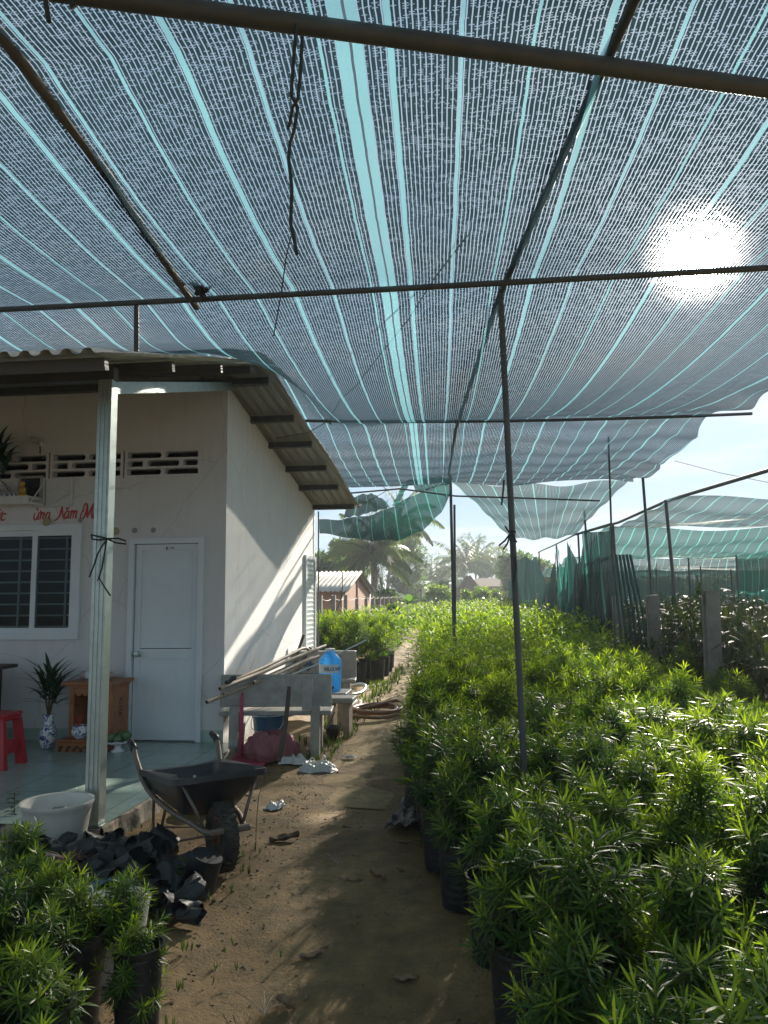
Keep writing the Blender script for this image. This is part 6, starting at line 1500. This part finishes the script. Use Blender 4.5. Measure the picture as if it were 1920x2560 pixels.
# nearer bushes at the end of the beds
tr(1095, 1466, 47, 30, 'round sunny bush at the end of the shrub beds', 50, n=3000, ls=.17, mt='leaf_bright', base=.05, cat='bush', name='bush')
tr(1205, 1470, 50, 26, 'sunny bush before the thatched hut', 51, n=2200, ls=.17, mt='leaf_bright', base=.05, cat='bush', name='bush')
tr(1165, 1474, 46, 13, 'small yellow green shrub between the two sunny bushes', 52, n=900, ls=.15, mt='leaf_bright', base=.05, cat='bush', name='bush')
tr(1240, 1474, 49, 14, 'light bush touching the stick fence', 53, n=900, ls=.15, mt='leaf_bright', base=.05, cat='bush', name='bush')
tr(1110, 1452, 56, 14, 'dark clipped dome shrub by the white roof', 54, n=2600, ls=.12, mt='leaf_dark', base=.05, cat='bush', name='bush')
tr(965, 1472, 40, 24, 'leafy bush under the big coconut palm by the wire fence', 55, n=2400, ls=.16, mt='leaf_tree', base=.05, cat='bush', name='bush')
tr(985, 1512, 24, 14, 'small bush growing through the wire fence', 56, n=900, ls=.12, mt='leaf_tree', base=.05, cat='bush', name='bush')
# dark low hedge closing the beds
b = MB(); g = np.random.default_rng(3); n = 5200
Pp = np.stack([g.uniform(-4.6, 2.2, n), g.uniform(43.2, 44.2, n), g.uniform(.05, 1.36, n)], 1)
me = leaf_mesh('hedge', Pp, g.normal(size=(n, 3))+np.array([0, 0, .3]), g.normal(size=(n, 3)), g.uniform(.10, .2, n), g.uniform(.05, .09, n), g.uniform(0, .3, n), [M['leaf_dark']], 1, .2)
o = bpy.data.objects.new('hedge', me); COL.objects.link(o); tag(o, 'dark low clipped hedge closing the far end of the beds', 'hedge')
# banana plant by the far fence
p = on_y(1022, 1500, 38); t = thing('banana_plant', 'glowing banana plant at the far end of the wire fence', 'banana plant', (p.x, 38, 0))
b = MB(); b.tube([(0, 0, 0), (0, 0, 1.2)], [.10, .06], 9); lift(t, b, 'trunk', M['fruit'], smooth=True)
b = MB(); r_ = random.Random(3)
for k in range(8):
    a = k*GA; b.blade((0, 0, 1.1), (math.cos(a)*(.5+.12*k), math.sin(a)*(.5+.12*k), 1), (-math.cos(a), -math.sin(a), 1), r_.uniform(1.0, 1.5), .38, .6, 7, .2)
lift(t, b, 'foliage', M['leaf_bright'], smooth=True)
# far buildings
t = thing('thatched_hut', 'brown thatched hut with steep conical roof far behind the shrubs', 'hut', (on_y(1172, 1490, 62).x, 62, 0))
b = MB(); n = 20; b.grid(lambda u, v: ((.15+1.9*v)*math.cos(u*2*PI)*(1+.05*math.sin(u*60+v*3)), (.15+1.9*v)*math.sin(u*2*PI), 3.1-2.3*v**.9+.06*math.sin(u*47)), 60, 8); lift(t, b, 'roof', M['thatch'])
b = MB(); b.lathe([(1.5, 0), (1.5, 1.3)], 16); lift(t, b, 'wall', M['thatch'])
def farhouse(px0, px1, pt, pb, y, label, wall='plaster', roofm='white_roof'):
    a = on_y(px0, pt, y); c = on_y(px1, pb, y); t = thing('far_house', label, 'house', ((a.x+c.x)/2, y, 0)); w = c.x-a.x
    b = MB(); b.box((0, 2, c.z/2), (w*.94, 3.6, c.z)); lift(t, b, 'wall', M[wall])
    b = MB(); b.add([(-w/2, -.2, c.z+.02), (w/2, -.2, c.z+.02), (w/2, 4, a.z), (-w/2, 4, a.z), (-w/2, -.2, c.z-.04), (w/2, -.2, c.z-.04), (w/2, 4, a.z-.06), (-w/2, 4, a.z-.06)], [(0, 1, 2, 3), (7, 6, 5, 4), (0, 4, 5, 1), (1, 5, 6, 2), (2, 6, 7, 3), (3, 7, 4, 0)]); lift(t, b, 'roof', M[roofm])
    b = MB(); b.box((w*.1, .19, c.z*.45), (w*.12, .03, c.z*.8)); lift(t, b, 'door', M['wood_dark'])
farhouse(1030, 1066, 1451, 1462, 72, 'far low house with glaring white metal roof under the big palm')
farhouse(1122, 1138, 1453, 1460, 74, 'sliver of a far white house behind the pole pair')
farhouse(1186, 1262, 1444, 1466, 84, 'far building with dull red brown roof behind the thatched hut', 'brick', 'thatch')
# neighbouring plot: bronze leaved saplings
rb2 = random.Random(77); br_me = []
for k in range(6):
    g = np.random.default_rng(100+k); P = []; D = []; Nn = []; LL = []; WW = []; Y = []; st = MB(); st.cur = 1
    for s in range(18):
        a = s*GA; q = (s+.5)/18; r0 = .34*math.sqrt(q); zt = 1.50*(1-.30*q)*g.uniform(.92, 1.06); zt *= g.uniform(.72, 1.06); r0 *= g.uniform(.5, 1.35); tip = np.array([r0*math.cos(a), r0*math.sin(a), zt]); b0 = np.array([0, 0, .25+.3*g.random()])
        st.tube([tuple(b0), tuple((b0+tip)/2+np.array([math.cos(a), math.sin(a), 0])*.06), tuple(tip)], [.010, .007, .003], 4, False); yg = g.uniform(0, 1)
        for j in range(17):
            tt = .2+.8*(j+.5)/17; p = b0*(1-tt)+tip*tt; aa = g.uniform(0, 6.28); P.append(p+g.normal(size=3)*.03); D.append(np.array([math.cos(aa), math.sin(aa), -.55+.75*g.normal()])); Nn.append(np.array([math.cos(aa)*.8, math.sin(aa)*.8, .7])); LL.append(g.uniform(.13, .21)); WW.append(g.uniform(.032, .048)); Y.append(min(1, max(0, yg+g.normal()*.15)))
    st.tube([(0, 0, 0), (0, 0, .6)], .014, 5)
    br_me.append(leaf_mesh('foliage', *map(np.array, (P, D, Nn, LL, WW, Y)), [M['leaf_brown'], M['stem']], 2, .25, st))
cnt = 0; y = 7.4
while y < 26:
    x = 2.95+rb2.uniform(-.1, .1)
    while x < y*.45+.8:
        if not any(abs(x-(on_y(px, 1500, yy).x+.06)) < .25 and abs(y-yy) < .3 for px, yy, _ in posts[:3]):
            o = bpy.data.objects.new('bronze_sapling', rb2.choice(br_me)); COL.objects.link(o); o.location = (x+rb2.uniform(-.1, .1), y+rb2.uniform(-.1, .1), 0); s = rb2.uniform(.9, 1.1); o.scale = (s, s, s); o.rotation_euler = (0, 0, rb2.uniform(0, 6.28))
            tag(o, 'bronze leaved sapling in the neighbouring plot behind the concrete posts', 'sapling', 'bronze saplings in the neighbouring plot'); cnt += 1
        x += .62 if y < 13 else .85
    y += .62 if y < 13 else .9
print('SAPLINGS', cnt)
# ------------------------------------------------------------------ humid air
def m_haze():
    m, nt, out = mat('humid_air'); v = N(nt, 'ShaderNodeVolumePrincipled'); v.inputs['Color'].default_value = (.86, .93, 1.0, 1)
    v.inputs['Density'].default_value = .0013; v.inputs['Anisotropy'].default_value = .3; L(nt, v.outputs[0], out.inputs['Volume']); return m
b = MB(); b.box((0, 280, 5.85), (830, 690, 13.9))
o = b.build('haze', m_haze()); tag(o, kind='stuff'); tag(o, 'pale humid air over the whole nursery', 'haze')
